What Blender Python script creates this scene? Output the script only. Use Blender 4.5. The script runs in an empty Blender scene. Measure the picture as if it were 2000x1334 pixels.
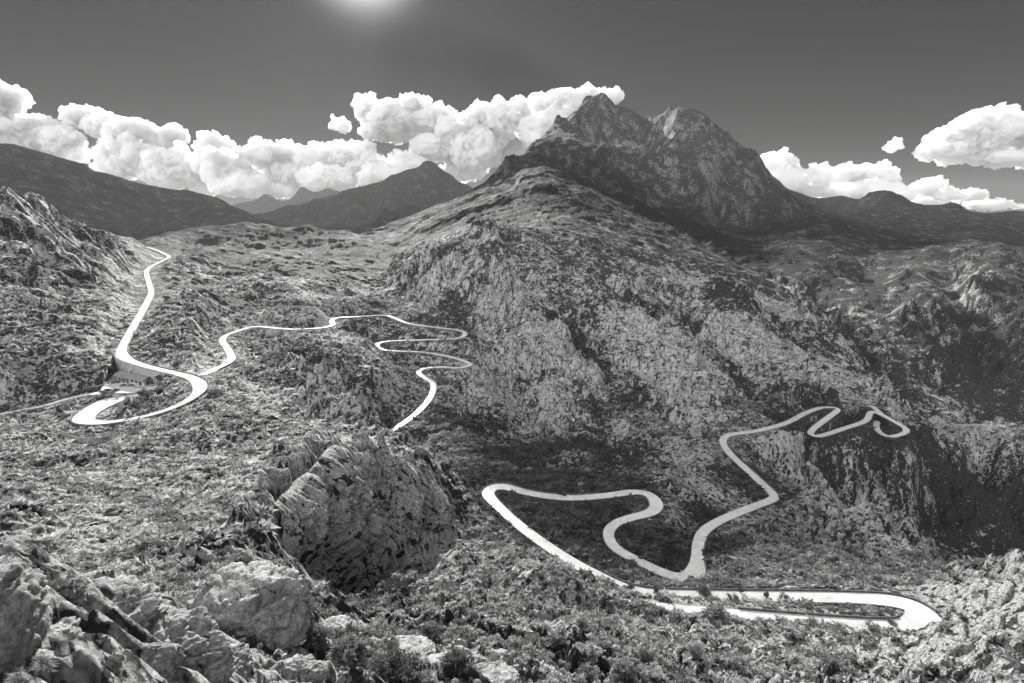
import bpy, bmesh, math, random
import numpy as np
from mathutils import Vector, Matrix

scene = bpy.context.scene
COL = scene.collection
rng = np.random.default_rng(11)
random.seed(5)

# ------------------------------------------------------------------ camera
F = 1000.0                       # focal length in photograph pixels (photo 2000 x 1334)
PITCH = math.radians(12.8)
SP, CP = math.sin(PITCH), math.cos(PITCH)
cam_data = bpy.data.cameras.new("camera")
cam = bpy.data.objects.new("camera", cam_data)
COL.objects.link(cam)
cam.location = (0, 0, 0)
cam.rotation_euler = (math.radians(90) - PITCH, 0, 0)
cam_data.sensor_width = 36.0
cam_data.lens = F / 2000.0 * 36.0
cam_data.clip_start = 0.2
cam_data.clip_end = 80000
scene.camera = cam

# ------------------------------------------------------------------ sun and sky
SUN_EL = math.radians(24.5)
SUN_AZ = math.radians(-14.5)     # measured from +Y (view direction), negative = to the left
sun_dir = Vector((math.sin(SUN_AZ) * math.cos(SUN_EL), math.cos(SUN_AZ) * math.cos(SUN_EL), math.sin(SUN_EL)))
sl = bpy.data.lights.new("sun", 'SUN')
sl.energy = 5.0
sl.angle = math.radians(0.5)
sl.color = (1.0, 0.99, 0.98)
so = bpy.data.objects.new("sun", sl)
COL.objects.link(so)
so.rotation_euler = sun_dir.to_track_quat('Z', 'Y').to_euler()

HAZE = 1.4e-5
SKY_GAIN, SKY_FILL = 0.067, 13.5
world = bpy.data.worlds.new("World")
scene.world = world
world.use_nodes = True
wn, wl = world.node_tree.nodes, world.node_tree.links
wn.clear()
sky = wn.new('ShaderNodeTexSky')
sky.sky_type = 'NISHITA'
sky.sun_disc = False
sky.sun_elevation = SUN_EL
sky.sun_rotation = SUN_AZ
sky.altitude = 700
sky.air_density = 1.0
sky.dust_density = 0.6
sky.ozone_density = 1.0
def wmath(op, a_, b_=None, c_=None, clamp=False):
    n_ = wn.new('ShaderNodeMath'); n_.operation = op; n_.use_clamp = clamp
    for i, v in enumerate((a_, b_, c_)):
        if v is None: continue
        if hasattr(v, 'links'): wl.new(v, n_.inputs[i])
        else: n_.inputs[i].default_value = v
    return n_.outputs[0]
# the photograph is black and white, shot through a filter that holds the sky back
sep = wn.new('ShaderNodeSeparateColor'); wl.new(sky.outputs[0], sep.inputs[0])
grey = wmath('MULTIPLY_ADD', sep.outputs[0], 0.6, wmath('MULTIPLY', sep.outputs[1], 0.4))
grey = wmath('MULTIPLY', wmath('POWER', grey, 0.75), SKY_GAIN)
# added bright fill light behind the viewpoint, unseen, broken up like cloud
tc = wn.new('ShaderNodeTexCoord'); sx = wn.new('ShaderNodeSeparateXYZ'); wl.new(tc.outputs['Generated'], sx.inputs[0])
dp = wn.new('ShaderNodeVectorMath'); dp.operation = 'DOT_PRODUCT'; wl.new(tc.outputs['Generated'], dp.inputs[0])
dp.inputs[1].default_value = Vector((-0.48, -0.70, 0.50)).normalized()
back = wn.new('ShaderNodeMapRange'); back.interpolation_type = 'SMOOTHSTEP'
wl.new(dp.outputs['Value'], back.inputs[0])
for i_, v_ in enumerate((0.22, 0.95, 0.0, 1.0)): back.inputs[i_ + 1].default_value = v_
dark = wn.new('ShaderNodeMapRange'); dark.interpolation_type = 'SMOOTHSTEP'      # weaker added fill over the rest of the sky behind
wl.new(sx.outputs[1], dark.inputs[0])
for i_, v_ in enumerate((0.30, -0.4, 0.0, 0.30)): dark.inputs[i_ + 1].default_value = v_
nz = wn.new('ShaderNodeTexNoise'); nz.inputs['Scale'].default_value = 2.5; nz.inputs['Detail'].default_value = 8
wl.new(tc.outputs['Generated'], nz.inputs['Vector'])
cl = wn.new('ShaderNodeMapRange'); wl.new(nz.outputs[0], cl.inputs[0])
for i_, v_ in enumerate((0.35, 0.6, 0.5, 1.0)): cl.inputs[i_ + 1].default_value = v_
fill = wmath('MULTIPLY', wmath('MAXIMUM', back.outputs[0], dark.outputs[0]), cl.outputs[0])
grey = wmath('ADD', wmath('MULTIPLY', grey, wmath('SUBTRACT', 1.0, fill)), wmath('MULTIPLY', fill, SKY_FILL))
ds = wn.new('ShaderNodeVectorMath'); ds.operation = 'DOT_PRODUCT'; wl.new(tc.outputs['Generated'], ds.inputs[0]); ds.inputs[1].default_value = sun_dir
aur = wmath('MULTIPLY', wmath('POWER', wmath('MAXIMUM', ds.outputs['Value'], 0.0), 650.0), 13.0)      # bright sky right around the sun
grey = wmath('ADD', grey, aur)
bg = wn.new('ShaderNodeBackground'); bg.inputs[1].default_value = 0.10
wo = wn.new('ShaderNodeOutputWorld')
wl.new(grey, bg.inputs[0]); wl.new(bg.outputs[0], wo.inputs[0])

scene.view_settings.view_transform = 'Standard'
scene.view_settings.look = 'None'
scene.view_settings.exposure = 1.25
scene.view_settings.gamma = 1.0
scene.cycles.max_bounces = 14
scene.cycles.diffuse_bounces = 3
scene.cycles.volume_bounces = 7
scene.cycles.transparent_max_bounces = 8

# ------------------------------------------------------------------ helpers
def unproj(px, py, c):
    """photo pixel + depth along the lens axis -> a place in the valley"""
    u, v = (px - 1000.0) / F, (667.0 - py) / F
    return np.array([u * c, (CP + v * SP) * c, (-SP + v * CP) * c])

def depth_at(px, py, z):
    v = (667.0 - py) / F
    return z / (-SP + v * CP)

def at_z(px, py, z):
    return unproj(px, py, depth_at(px, py, z))

def tag(o, label=None, cat=None, group=None, kind=None):
    if label: o['label'] = label
    if cat: o['category'] = cat
    if group: o['group'] = group
    if kind: o['kind'] = kind
    return o

def mesh_obj(name, verts, faces, mat=None, parent=None, smooth=False):
    me = bpy.data.meshes.new(name)
    me.from_pydata([tuple(v) for v in verts], [], [tuple(f) for f in faces])
    me.update()
    if smooth:
        me.polygons.foreach_set('use_smooth', [True] * len(me.polygons))
    if mat: me.materials.append(mat)
    o = bpy.data.objects.new(name, me)
    COL.objects.link(o)
    if parent is not None: o.parent = parent
    return o

def np_mesh(name, verts, quads, mat=None, attrs=None, smooth=True, tri=False):
    k = 3 if tri else 4
    me = bpy.data.meshes.new(name)
    me.vertices.add(len(verts))
    me.vertices.foreach_set('co', np.ascontiguousarray(verts, dtype=np.float32).ravel())
    me.loops.add(len(quads) * k)
    me.loops.foreach_set('vertex_index', np.ascontiguousarray(quads, dtype=np.int32).ravel())
    me.polygons.add(len(quads))
    me.polygons.foreach_set('loop_start', np.arange(len(quads), dtype=np.int32) * k)
    me.update(calc_edges=True)
    if smooth:
        me.polygons.foreach_set('use_smooth', np.ones(len(quads), dtype=bool))
    for an, av in (attrs or {}).items():
        a = me.attributes.new(an, 'FLOAT', 'POINT')
        a.data.foreach_set('value', np.ascontiguousarray(av, dtype=np.float32))
    if mat: me.materials.append(mat)
    o = bpy.data.objects.new(name, me)
    COL.objects.link(o)
    return o

LN = 512
_lat = rng.random((LN, LN)).astype(np.float32)
_ga = (rng.random((LN, LN)) * 2 * np.pi).astype(np.float32)
_gx, _gy = np.cos(_ga), np.sin(_ga)
def gnoise(x, y):
    """2-D gradient noise, about -1..1"""
    xf = np.floor(x); yf = np.floor(y)
    fx = (x - xf).astype(np.float32); fy = (y - yf).astype(np.float32)
    xi = xf.astype(np.int64) & (LN - 1); yi = yf.astype(np.int64) & (LN - 1)
    x1 = (xi + 1) & (LN - 1); y1 = (yi + 1) & (LN - 1)
    ux = fx * fx * fx * (fx * (fx * 6 - 15) + 10); uy = fy * fy * fy * (fy * (fy * 6 - 15) + 10)
    def d(a, b, dx, dy): return _gx[a, b] * dx + _gy[a, b] * dy
    n00 = d(xi, yi, fx, fy); n10 = d(x1, yi, fx - 1, fy)
    n01 = d(xi, y1, fx, fy - 1); n11 = d(x1, y1, fx - 1, fy - 1)
    a = n00 + ux * (n10 - n00); b = n01 + ux * (n11 - n01)
    return (a + uy * (b - a)) * 1.5

def sstep(a, b, x):
    t = np.clip((x - a) / (b - a), 0, 1)
    return t * t * (3 - 2 * t)

# ------------------------------------------------------------------ roads (photo pixel + height)
ROADS = {
 'coast_road': dict(w=2.9, wide=[(1806,1208,-130,2.4,10),(1358,1118,-157.8,1.6,8),(958,955,-148,.8,14),(1283,985,-151.5,.9,10)], pts=[(1085,1155,-112.4),(1160,1172,-115),(1270,1187,-118),(1450,1203,-121),(1600,1215,-124),(1720,1222,-127),(1785,1222,-129),
   (1806,1208,-130),(1795,1190,-131),(1755,1175,-132),(1680,1168,-133),(1550,1165,-135),(1400,1163,-137),(1250,1156,-139),(1160,1120,-141),(1090,1080,-143),
   (1020,1030,-145),(970,985,-147),(953,964,-148),(962,952,-148.4),(985,950,-148.8),(1040,964,-149.3),(1110,972,-149.8),(1180,968,-150.2),(1235,961,-150.6),(1268,966,-151),
   (1283,985,-151.5),(1272,1000,-152),(1235,1010,-152.6),(1202,1022,-153.2),(1188,1040,-153.8),(1200,1068,-154.5),(1250,1097,-155.5),(1300,1120,-156.5),
   (1335,1128,-157.3),(1358,1118,-157.8),(1362,1090,-158.3),(1364,1060,-159),(1378,1034,-159.8),(1420,1010,-161),(1470,990,-162.5),(1505,977,-164),(1512,968,-165),(1495,950,-166.5),
   (1460,918,-168.5),(1425,885,-170.5),(1412,862,-172),(1425,849,-173),(1480,841,-175.5),(1535,826,-178),(1570,808,-181),(1600,797,-183.5),(1630,796,-185),(1636,801,-186),
   (1615,817,-187.5),(1588,838,-189),(1584,848,-190),(1602,851,-191),(1650,836,-193.5),(1690,822,-195.5),(1700,806,-197),(1712,805,-198),(1745,822,-200),(1770,838,-202),
   (1762,848,-203),(1735,852,-204),(1716,842,-205),(1712,828,-206),(1722,812,-207.5),(1712,800,-209),(1700,792,-211)]),
 'mountain_road': dict(w=3.2, wide=[(178,812,-107.7,2.2,12),(200,790,-107.2,2.6,14),(235,776,-106,2.4,14),(247,695,-93,1.0,18),(388,750,-97.4,1.0,14)], pts=[(278,481,-44),(296,485,-47),(318,494,-51),(330,502,-55),(312,512,-60),(294,521,-62.5),(286,532,-65),(291,552,-70),(295,572,-75),(282,600,-80),(262,635,-85.5),(246,664,-90),
   (237,685,-92.5),(247,701,-93.5),(285,715,-94.5),(330,726,-95.5),(368,735,-96.3),(388,747,-97.2),(388,765,-98.5),(362,785,-101),(320,803,-103.5),
   (275,815,-105.3),(228,823,-106.6),(190,826,-107.4),(166,822,-107.8),(166,812,-107.8),(186,797,-107.5),(215,783,-106.6),(250,771,-105.6),(276,765,-104.9)]),
 'branch_road': dict(w=2.9, pts=[(393,733,-97.2),(418,722,-98),(444,709,-98.6),(452,698,-99),(444,680,-100),(434,664,-101),(446,653,-102.3),(475,643,-104),(500,638,-105),(570,643,-110),(630,640,-113.5),(650,634,-115),
   (648,626,-116.5),(660,620,-119.5),(700,618,-121.5),(750,616,-124),(768,620,-125.5),(800,632,-128),(860,640,-131),(895,645,-133),(908,650,-134.2),(903,658,-135.5),(880,662,-136.5),(820,664,-138),(760,666,-139.5),
   (738,671,-140.5),(740,680,-141.5),(765,685,-142.6),(829,688,-145),(880,697,-147.5),(912,707,-149.7),(918,713,-150.5),(900,718,-151.2),(860,717,-152.5),(826,720,-154),(818,728,-155.2),(830,738,-156.4),(845,748,-158),(845,765,-160),(832,788,-163),
   (800,818,-167),(762,842,-170),(730,858,-172),(695,880,-175),(660,900,-178)]),
 'service_track': dict(w=2.4, pts=[(250,766,-105),(200,767,-105.6),(150,774,-106.8),(90,791,-108.5),(30,803,-110.5),(-60,820,-113)]),
}
def catmull(P, step):
    P = np.array(P); out = []
    Q = np.vstack([2 * P[0] - P[1], P, 2 * P[-1] - P[-2]])
    for i in range(1, len(Q) - 2):
        n = max(2, int(np.linalg.norm(Q[i + 1] - Q[i]) / step))
        t = np.linspace(0, 1, n, endpoint=False)[:, None]
        a, b, c, d = Q[i - 1], Q[i], Q[i + 1], Q[i + 2]
        out.append(0.5 * (2 * b + (c - a) * t + (2 * a - 5 * b + 4 * c - d) * t * t + (3 * b - a - 3 * c + d) * t ** 3))
    out.append(P[-1:]); return np.vstack(out)
for r in ROADS.values():
    k = np.array([at_z(*p) for p in r['pts']])
    r['knots'] = k
    line = catmull(k, 1.5)
    for _ in range(4):
        line[1:-1] = (line[:-2] + 2 * line[1:-1] + line[2:]) / 4
    r['line'] = line
    ws = np.full(len(line), r['w'])
    for (px_, py_, z_, ex, rad) in r.get('wide', ()):
        ws += ex * np.exp(-((line - at_z(px_, py_, z_)) ** 2).sum(1) / rad ** 2)
    r['ws'] = ws

def _berm(p):
    q = p[1]; c = q * CP - p[2] * SP; px = 1000 + p[0] / c * F; py = 667 - (q * SP + p[2] * CP) / c * F
    if py > 1140 and p[2] > -125.5: return float(np.interp(px, [1000, 1150, 1250, 1480, 1640, 1720], [11, 8, 5.2, 4.2, 3.2, 1.5]))
    if py > 1140 and p[2] > -139: return 0.3
    return 0.0
ROADS['coast_road']['berm'] = _berm
# ------------------------------------------------------------------ terrain knots: (photo px, py, depth)
K = []
def k(*pts):
    for p in pts: K.append(unproj(*p))
def kz(*pts):
    for p in pts: K.append(at_z(*p))
# near ground on the left: rock shelf by the viewpoint, its edge and the drop behind it
k((-300,1334,8),(0,1334,8.5),(200,1334,10),(350,1334,15),(480,1334,23),(-300,1085,13),(0,1097,14),(60,1130,16),(150,1150,17.5),(250,1170,19),(330,1195,20.5),(400,1245,22),(450,1300,23))
k((-300,1230,26),(0,1240,27),(150,1260,30),(300,1280,32))
k((560,1315,30),(600,1240,45),(400,1160,48),(500,1160,50),(700,1334,32),(850,1334,42),(1000,1334,52),(1200,1334,72),(1400,1334,95),(1600,1334,108),(1850,1334,105),(2000,1334,92),(2300,1334,85))
k((700,1250,62),(850,1250,85),(1000,1250,100),(1200,1250,125),(1400,1270,130),(2000,1250,125),(1880,1240,148),(1880,1180,180),(2000,1170,175),(2300,1200,150))
k((1820,1122,232),(1900,1123,218),(2000,1113,205),(2300,1105,190),(1700,1100,240),(1550,1100,235),(1450,1110,222),(1600,1040,275))
k((1530,955,328),(1600,968,312),(1680,1002,292),(1760,1062,264))
k((1545,1015,385),(1600,1045,370),(1690,1085,345),(1770,1135,315),(1840,1185,285))
k((1620,1000,470),(1700,1050,450),(1780,1090,420))                      # rocky crest right of the road
k((1500,1020,290),(1420,1060,258))
# big near slope on the left
k((-300,1060,80),(0,1060,82),(150,1060,88),(300,1080,78),(450,1085,84),(0,980,125),(200,980,140),(400,980,142),(-300,980,120),(0,900,205),(200,900,222),(400,900,215),(520,940,160),(600,900,200),(500,850,258),(400,850,245),(300,860,255),(700,870,238),(780,880,240),(830,905,240),
  (-300,840,250),(0,850,258),(100,850,262),(600,800,312),(500,780,330),(450,745,338),(560,745,352),(640,747,338),(670,790,318),(700,800,305),(755,852,282),(800,886,262),(700,850,262))
kz((500,648,-108),(540,653,-111),(580,655,-113),(620,652,-116),(645,650,-118))
kz((1740,835,-204.5),(1728,845,-205.3),(1735,864,-209),(1768,860,-208),(1700,852,-206),(1700,835,-203),(1650,855,-198),(1610,830,-190),(1625,812,-187.5))
kz((320,780,-103.5),(280,795,-105.5),(330,760,-102.5),(160,850,-115),(240,850,-115),(330,830,-108))
# cliff: top edge and foot
CT = [(535,985,118),(570,962,134),(610,943,154),(655,925,172),(700,912,190),(745,908,203),(790,910,213),(825,925,219),(848,950,224),(862,985,229)]
CF = [(545,1088,112),(575,1115,128),(610,1145,146),(650,1162,160),(690,1158,172),(735,1118,182),(775,1088,192),(815,1066,203),(845,1058,213),(880,1040,227)]
k(*CT); k(*CF)
k((500,1075,90),(560,1190,75),(640,1215,100),(700,1200,118),(760,1170,140),(800,1150,150),(900,1100,180),(950,1100,195),(900,1000,256),(880,940,300),(800,1220,103),(1000,1120,172),(950,1180,140))
kz((1040,1000,-148.5),(1100,1030,-148),(1150,1000,-150.5),(1200,988,-151.3),(1280,1070,-156),(1250,1040,-154.5),(1320,1085,-158),(1330,1010,-156),(1150,1060,-149.5))
# left hillside above the road
k((-300,700,330),(0,700,338),(120,700,352),(190,690,372),(-300,600,385),(0,600,400),(120,600,440),(200,600,470),(-300,500,470),(0,500,490),(120,500,590),(200,520,640),(-300,375,540),(0,406,560),(50,420,620),(100,435,700),(150,449,780),(200,462,880),(250,471,1000),(230,560,590),(250,520,760))
k((0,770,325),(100,760,335),(180,745,345),(-300,770,310))
k((-300,520,900),(0,520,900),(100,520,1050),(200,500,1300),(270,489,1450))            # hidden behind that ridge
# slope right of the upper road, saddle, spur
k((340,640,430),(340,700,372),(400,690,385),(350,580,560),(380,620,490),(400,640,500),(340,540,700),(360,510,860),(450,600,640),(450,625,560),(520,610,620),(600,600,680),(560,590,700),(640,610,690),(400,560,730),(500,560,760),(560,560,770))
k((500,660,490),(560,680,460),(620,700,450),(600,740,425),(640,775,420),(700,830,400),(750,875,380),(790,905,350),(830,930,320),(690,660,560),(720,690,540),(760,720,520),(800,750,505),(820,745,512),(650,655,565),(790,800,470),(720,740,470),(560,720,390))
k((690,680,640),(790,705,600),(790,650,680),(850,655,660),(850,705,590),(700,640,680))
# hills beyond the saddle
k((340,505,980),(400,488,1080),(500,477,1200),(600,496,1200),(700,524,1120),(748,541,1060),(600,530,1000),(500,530,950),(450,520,960),(700,560,950),(640,575,830),(720,590,820))
k((400,510,1400),(500,500,1450),(600,515,1380),(700,540,1250))
k((290,470,1350),(340,460,1450),(400,447,1600),(480,437,1700),(600,440,1750),(680,454,1750),(740,478,1650),(800,486,1500),(620,485,1560),(700,505,1450))
k((400,470,2000),(600,470,2000),(700,475,2050))
# creek and the big central face
k((860,760,520),(900,780,520),(900,840,440),(860,860,400),(930,900,370),(1000,900,400),(1100,900,400),(1180,910,380),(1250,930,330),(1050,940,325))
k((1000,800,540),(1100,830,520),(1200,850,470),(1300,900,385),(1340,950,320),(1400,920,360),(1440,960,330),)
k((950,720,600),(1000,700,620),(1100,700,630),(1200,750,580),(1300,800,520),(1380,840,450),(1400,800,520),(1500,790,560),(1600,765,620),(1680,785,640))
k((930,640,690),(1000,600,720),(1100,600,730),(1200,640,680),(1300,700,620),(1400,720,620),(1500,700,690),(1600,700,740),(1700,760,690),(1760,785,720))
k((850,600,790),(800,590,850),(850,530,860),(900,500,880),(950,500,880),(1050,500,880),(1150,540,800),(1250,600,750),(1350,620,760),(1450,600,830),(1550,600,900),(1620,640,900),(1700,710,860))
k((755,560,960),(790,515,980),(840,480,980),(890,455,990),(940,441,1010),(1000,446,1050),(1080,470,1020),(1200,500,980),(1300,530,950),(1400,545,980),(1500,550,1050),(1580,580,1100))
k((760,530,1350),(800,500,1350),(900,470,1200),(1000,458,1250))
# upper mountain: shoulders
k((1100,440,1250),(1200,470,1200),(1300,500,1200),(1400,510,1250),(1500,520,1350),(860,440,1700),(950,420,1500),(760,458,1850),(730,452,2000),
  (860,402,2200),(920,375,2300),(1000,365,2000),(1050,342,1900),(1100,347,1950),(1100,400,1500),(1200,410,1600),(1180,375,2000),(1300,450,1500),(1400,460,1700),(1500,470,1800),(1290,400,2200),(1400,430,2300))
k((1000,322,2300),(1060,285,2450),(1110,277,2500),(1150,283,2500),(1180,290,2480),(1215,287,2480),(1250,288,2450),(1285,320,2380),(1310,360,2300),(1340,400,2200),(1450,430,2300),(1550,430,2350))
k((1100,300,2440),(1180,320,2400),(1240,330,2350),(1100,330,2250))
k((1150,300,2850),(1250,310,2800),(1200,300,2830))
k((1030,300,2700),(1055,275,2850),(1080,252,2950),(1108,228,3050),(1130,210,3100),(1150,196,3150),(1163,189,3180),(1176,188,3180),(1190,197,3180),(1200,207,3180),(1208,209,3180),(1222,212,3170),(1240,221,3160),(1262,232,3150),(1270,227,3140),(1288,226,3100),(1295,234,3000),(1302,236,2900),(1310,226,2820),(1318,214,2780),(1325,211,2770),(1333,215,2750),(1345,214,2740),(1370,221,2720),(1395,234,2700),(1420,262,2680),(1438,290,2650),(1455,300,2640),(1472,312,2620),(1480,330,2600),(1490,350,2570),(1497,366,2550),
  (1150,240,3020),(1200,250,3000),(1250,270,2980),(1330,290,2520),(1400,320,2420),(1440,370,2350),(1280,262,2960),(1390,280,2500),(1320,340,2350),(1380,380,2250),(1460,390,2350))
k((1510,375,2480),(1540,396,2430),(1565,413,2400),(1600,428,2300))
k((1000,480,3900),(1165,400,4300),(1325,400,3900),(1450,420,4500),(1560,450,3600),(880,450,3200))
# right side: shoulders, far ridges, right valley
k((1570,425,1900),(1620,432,1850),(1700,470,1700),(1650,500,1500),(1600,520,1300),(1680,560,1300))
k((1740,450,2300),(1850,455,2200),(2000,480,1900),(2300,505,1500),(1800,470,1900))
k((1650,432,2500),(1750,432,2400),(1850,440,2250),(1930,450,2100),(2000,470,1950))
k((1487,330,4300),(1510,350,4300),(1560,378,4200),(1600,388,4200),(1640,383,4100),(1665,388,4000),(1700,378,3400),(1740,374,3300),(1770,392,3300),(1800,404,3300),(1840,402,3200),(1862,397,3100),(1880,410,3100),(1920,419,3200),(1960,416,3300),(2000,413,3300),(2300,400,3300))
k((1650,420,3600),(1720,420,2900),(1850,425,2800),(2000,435,2600),(2300,430,2600))
k((1600,480,5200),(1750,480,5000),(1900,480,5000),(2050,480,5000),(2300,480,5000))
k((1700,650,960),(1680,600,1040),(1650,545,1220),(1800,810,700),(1800,760,760),(1800,700,850),(1800,600,980),(1780,530,1200),(1900,830,730),(1900,760,790),(1900,700,860),(1900,600,960),(1900,510,1120),(2000,820,760),(2000,760,800),(2000,700,850),(2000,600,940),(2000,520,1080),(2300,820,740),(2300,700,820),(2300,600,900),(2300,540,1000),(1740,700,850),(1760,500,1500),(1900,475,1500),(2000,490,1450))
k((1850,850,640),(1900,846,640),(1960,862,620),(2000,868,610),(2300,880,600),(1800,840,620),(1820,880,590),(1900,920,560),(2000,930,550))
k((1460,990,318),(1540,900,480),(1620,905,530),(1700,880,540),(1780,870,560),(1580,930,520),(1650,960,560),(1720,1000,570),(1800,1060,520),(1900,1090,500),(2000,1085,490),(1800,960,600),(1900,1000,600),(2000,1000,560),(2300,1050,480))
k((1550,860,470),(1700,880,535),(1470,870,420),(1480,920,400))
# far left mountain, pyramid and far ridges
k((-300,250,2600),(0,281,2750),(30,283,2780),(60,295,2850),(100,307,2900),(150,321,3000),(170,332,3030),(183,343,3050),(200,340,3050),(240,352,3200),(300,366,3350),(370,373,3500),(420,385,3500),(450,399,3550),(480,415,3500),(520,432,3450))
k((-300,330,2250),(0,350,2450),(100,385,2450),(200,410,2650),(300,430,2900),(400,430,3050),(250,450,2300),(150,440,2200),(0,410,2100),(350,452,2300))
k((-300,470,5000),(0,470,5000),(200,470,5000),(400,450,4800))
k((455,437,3800),(500,420,4200),(560,403,4600),(620,392,4700),(680,372,4900),(730,362,5000),(770,343,5100),(800,330,5200),(835,314,5300),(850,322,5300),(880,343,5200),(915,365,5100),(960,400,4900))
k((520,430,4120),(570,432,4350),(620,430,4450),(670,430,4500),(720,425,4600),(835,385,4800),(870,400,4700),(780,400,4600),(650,442,3300),(780,440,3400),(680,400,4600))
k((735,440,3150),(760,418,3200),(790,402,3250),(820,408,3250),(850,425,3200))
k((600,470,6500),(835,470,6500),(960,470,6500))
k((400,410,8500),(470,397,8800),(520,378,9000),(590,362,9200),(640,367,9200),(685,373,9200),(760,390,9000),(1000,430,9000),(1400,430,9000),(2000,440,9000),(2300,440,9000),(-300,430,9000),(0,430,9000),(250,430,9000))
k((520,402,8750),(600,396,8800),(560,415,8500),(680,400,8800),(470,412,8500))
k((600,520,10800),(1000,520,10800),(2000,520,10800),(-300,520,10800),(2300,520,10800))
K = np.array(K)
# ground by the viewpoint, partly outside the frame
near = []
for a in np.radians(np.arange(-60, 61, 20)):
    near.append((2.3 * math.sin(a), 2.3 * math.cos(a), -4.6 - 0.8 * (a > 0)))
near += [(60, 30, -50)]
k_ = [(-300,1700,4.5),(0,1700,4.6),(300,1700,5.5),(600,1650,12),(600,1420,20),(1000,1700,18),(1000,1450,35),(1400,1700,24),(1400,1450,58),(1900,1700,26),(1900,1450,64),(2400,1500,50),(1000,2300,6),(1500,2300,8),(2200,2300,8),(500,2300,4.5),(0,2300,3.2),(-400,2300,3)]
near += [tuple(unproj(*p)) for p in k_]
for n_ in near: K = np.vstack([K, n_])
road_k = []
for r in ROADS.values():
    L = r['line']
    road_k.append(L[::12])
ALLK = np.vstack([K] + road_k)

# ---- smooth surface through the knots (multiquadric in bearing and log range)
SX = 2.6
def to_uv(P):
    rr = np.hypot(P[:, 0], P[:, 1]); th = np.arctan2(P[:, 0], P[:, 1])
    return np.stack([th * SX, np.log(rr)], 1), P[:, 2] / rr
U, E = to_uv(ALLK)
# thin out near-duplicate knots
keep = []
for i in range(len(U)):
    if all(np.hypot(*(U[i] - U[j])) > 0.012 for j in keep[-400:]): keep.append(i)
U, E = U[keep], E[keep]
EPS = 0.014
def phi(d2): return np.sqrt(d2 + EPS * EPS)
n = len(U)
A = phi(((U[:, None] - U[None]) ** 2).sum(-1))
A[np.arange(n), np.arange(n)] += -2e-3
Pm = np.hstack([np.ones((n, 1)), U])
M = np.block([[A, Pm], [Pm.T, np.zeros((3, 3))]])
W = np.linalg.solve(M, np.concatenate([E, np.zeros(3)]))
print('knots', n)

TH = np.concatenate([np.radians(np.linspace(-66, -49, 60, endpoint=False)), np.radians(np.linspace(-49, 49, 1350)), np.radians(np.linspace(49, 66, 61)[1:])])
LR = np.concatenate([np.linspace(math.log(2.2), math.log(60), 380, endpoint=False),
                     np.linspace(math.log(60), math.log(1200), 1150, endpoint=False),
                     np.linspace(math.log(1200), math.log(10500), 420)])
nt, nr = len(TH), len(LR)
cth = np.linspace(TH[0], TH[-1], 760); clr = np.linspace(LR[0], LR[-1], 900)
CE = np.zeros((len(cth), len(clr)))
for i, t in enumerate(cth):
    du = (t * SX - U[:, 0])[None, :]; dv = clr[:, None] - U[:, 1][None, :]
    CE[i] = phi(du * du + dv * dv) @ W[:n] + W[n] + W[n + 1] * t * SX + W[n + 2] * clr
def interp_grid(CE, th, lr):
    fi = (th - cth[0]) / (cth[1] - cth[0]); fj = (lr - clr[0]) / (clr[1] - clr[0])
    i0 = np.clip(np.floor(fi).astype(int), 0, len(cth) - 2); j0 = np.clip(np.floor(fj).astype(int), 0, len(clr) - 2)
    a = fi - i0; b = fj - j0
    return (CE[i0, j0] * (1 - a) * (1 - b) + CE[i0 + 1, j0] * a * (1 - b) + CE[i0, j0 + 1] * (1 - a) * b + CE[i0 + 1, j0 + 1] * a * b)
TT, LL = np.meshgrid(TH, LR, indexing='ij')
Rr = np.exp(LL)
Z = (interp_grid(CE, TT, LL) * Rr)
X = Rr * np.sin(TT); Y = Rr * np.cos(TT)
RES = np.maximum(Rr * (TH[200] - TH[199]), Rr * np.gradient(LR)[None, :])

# ---- distance to roads, road height (splatted)
RD = np.full((nt, nr), 1e9, np.float32); RZ = np.zeros((nt, nr), np.float32); RW = np.full((nt, nr), 3.3, np.float32); RB = np.zeros((nt, nr), np.float32)
REACH = 34.0
for r in ROADS.values():
    L = r['line']; BM = r.get('berm', lambda p: 0.0)
    for p, pw in zip(L, r['ws']):
        bh = BM(p)
        rr = math.hypot(p[0], p[1]); th = math.atan2(p[0], p[1])
        i0, i1 = np.searchsorted(TH, [th - REACH / rr, th + REACH / rr])
        j0, j1 = np.searchsorted(LR, [math.log(max(3, rr - REACH)), math.log(rr + REACH)])
        if i1 <= i0 or j1 <= j0: continue
        s = (slice(i0, i1), slice(j0, j1))
        # favour ground that is at the road's own level where two bends run close
        d = np.hypot(X[s] - p[0], Y[s] - p[1]).astype(np.float32)
        m = d < RD[s]
        RD[s] = np.where(m, d, RD[s]); RZ[s] = np.where(m, p[2], RZ[s]); RW[s] = np.where(m, pw, RW[s])
        RB[s] = np.where(m, bh if bh == 0 else bh * (Rr[s] < rr), RB[s])

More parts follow.
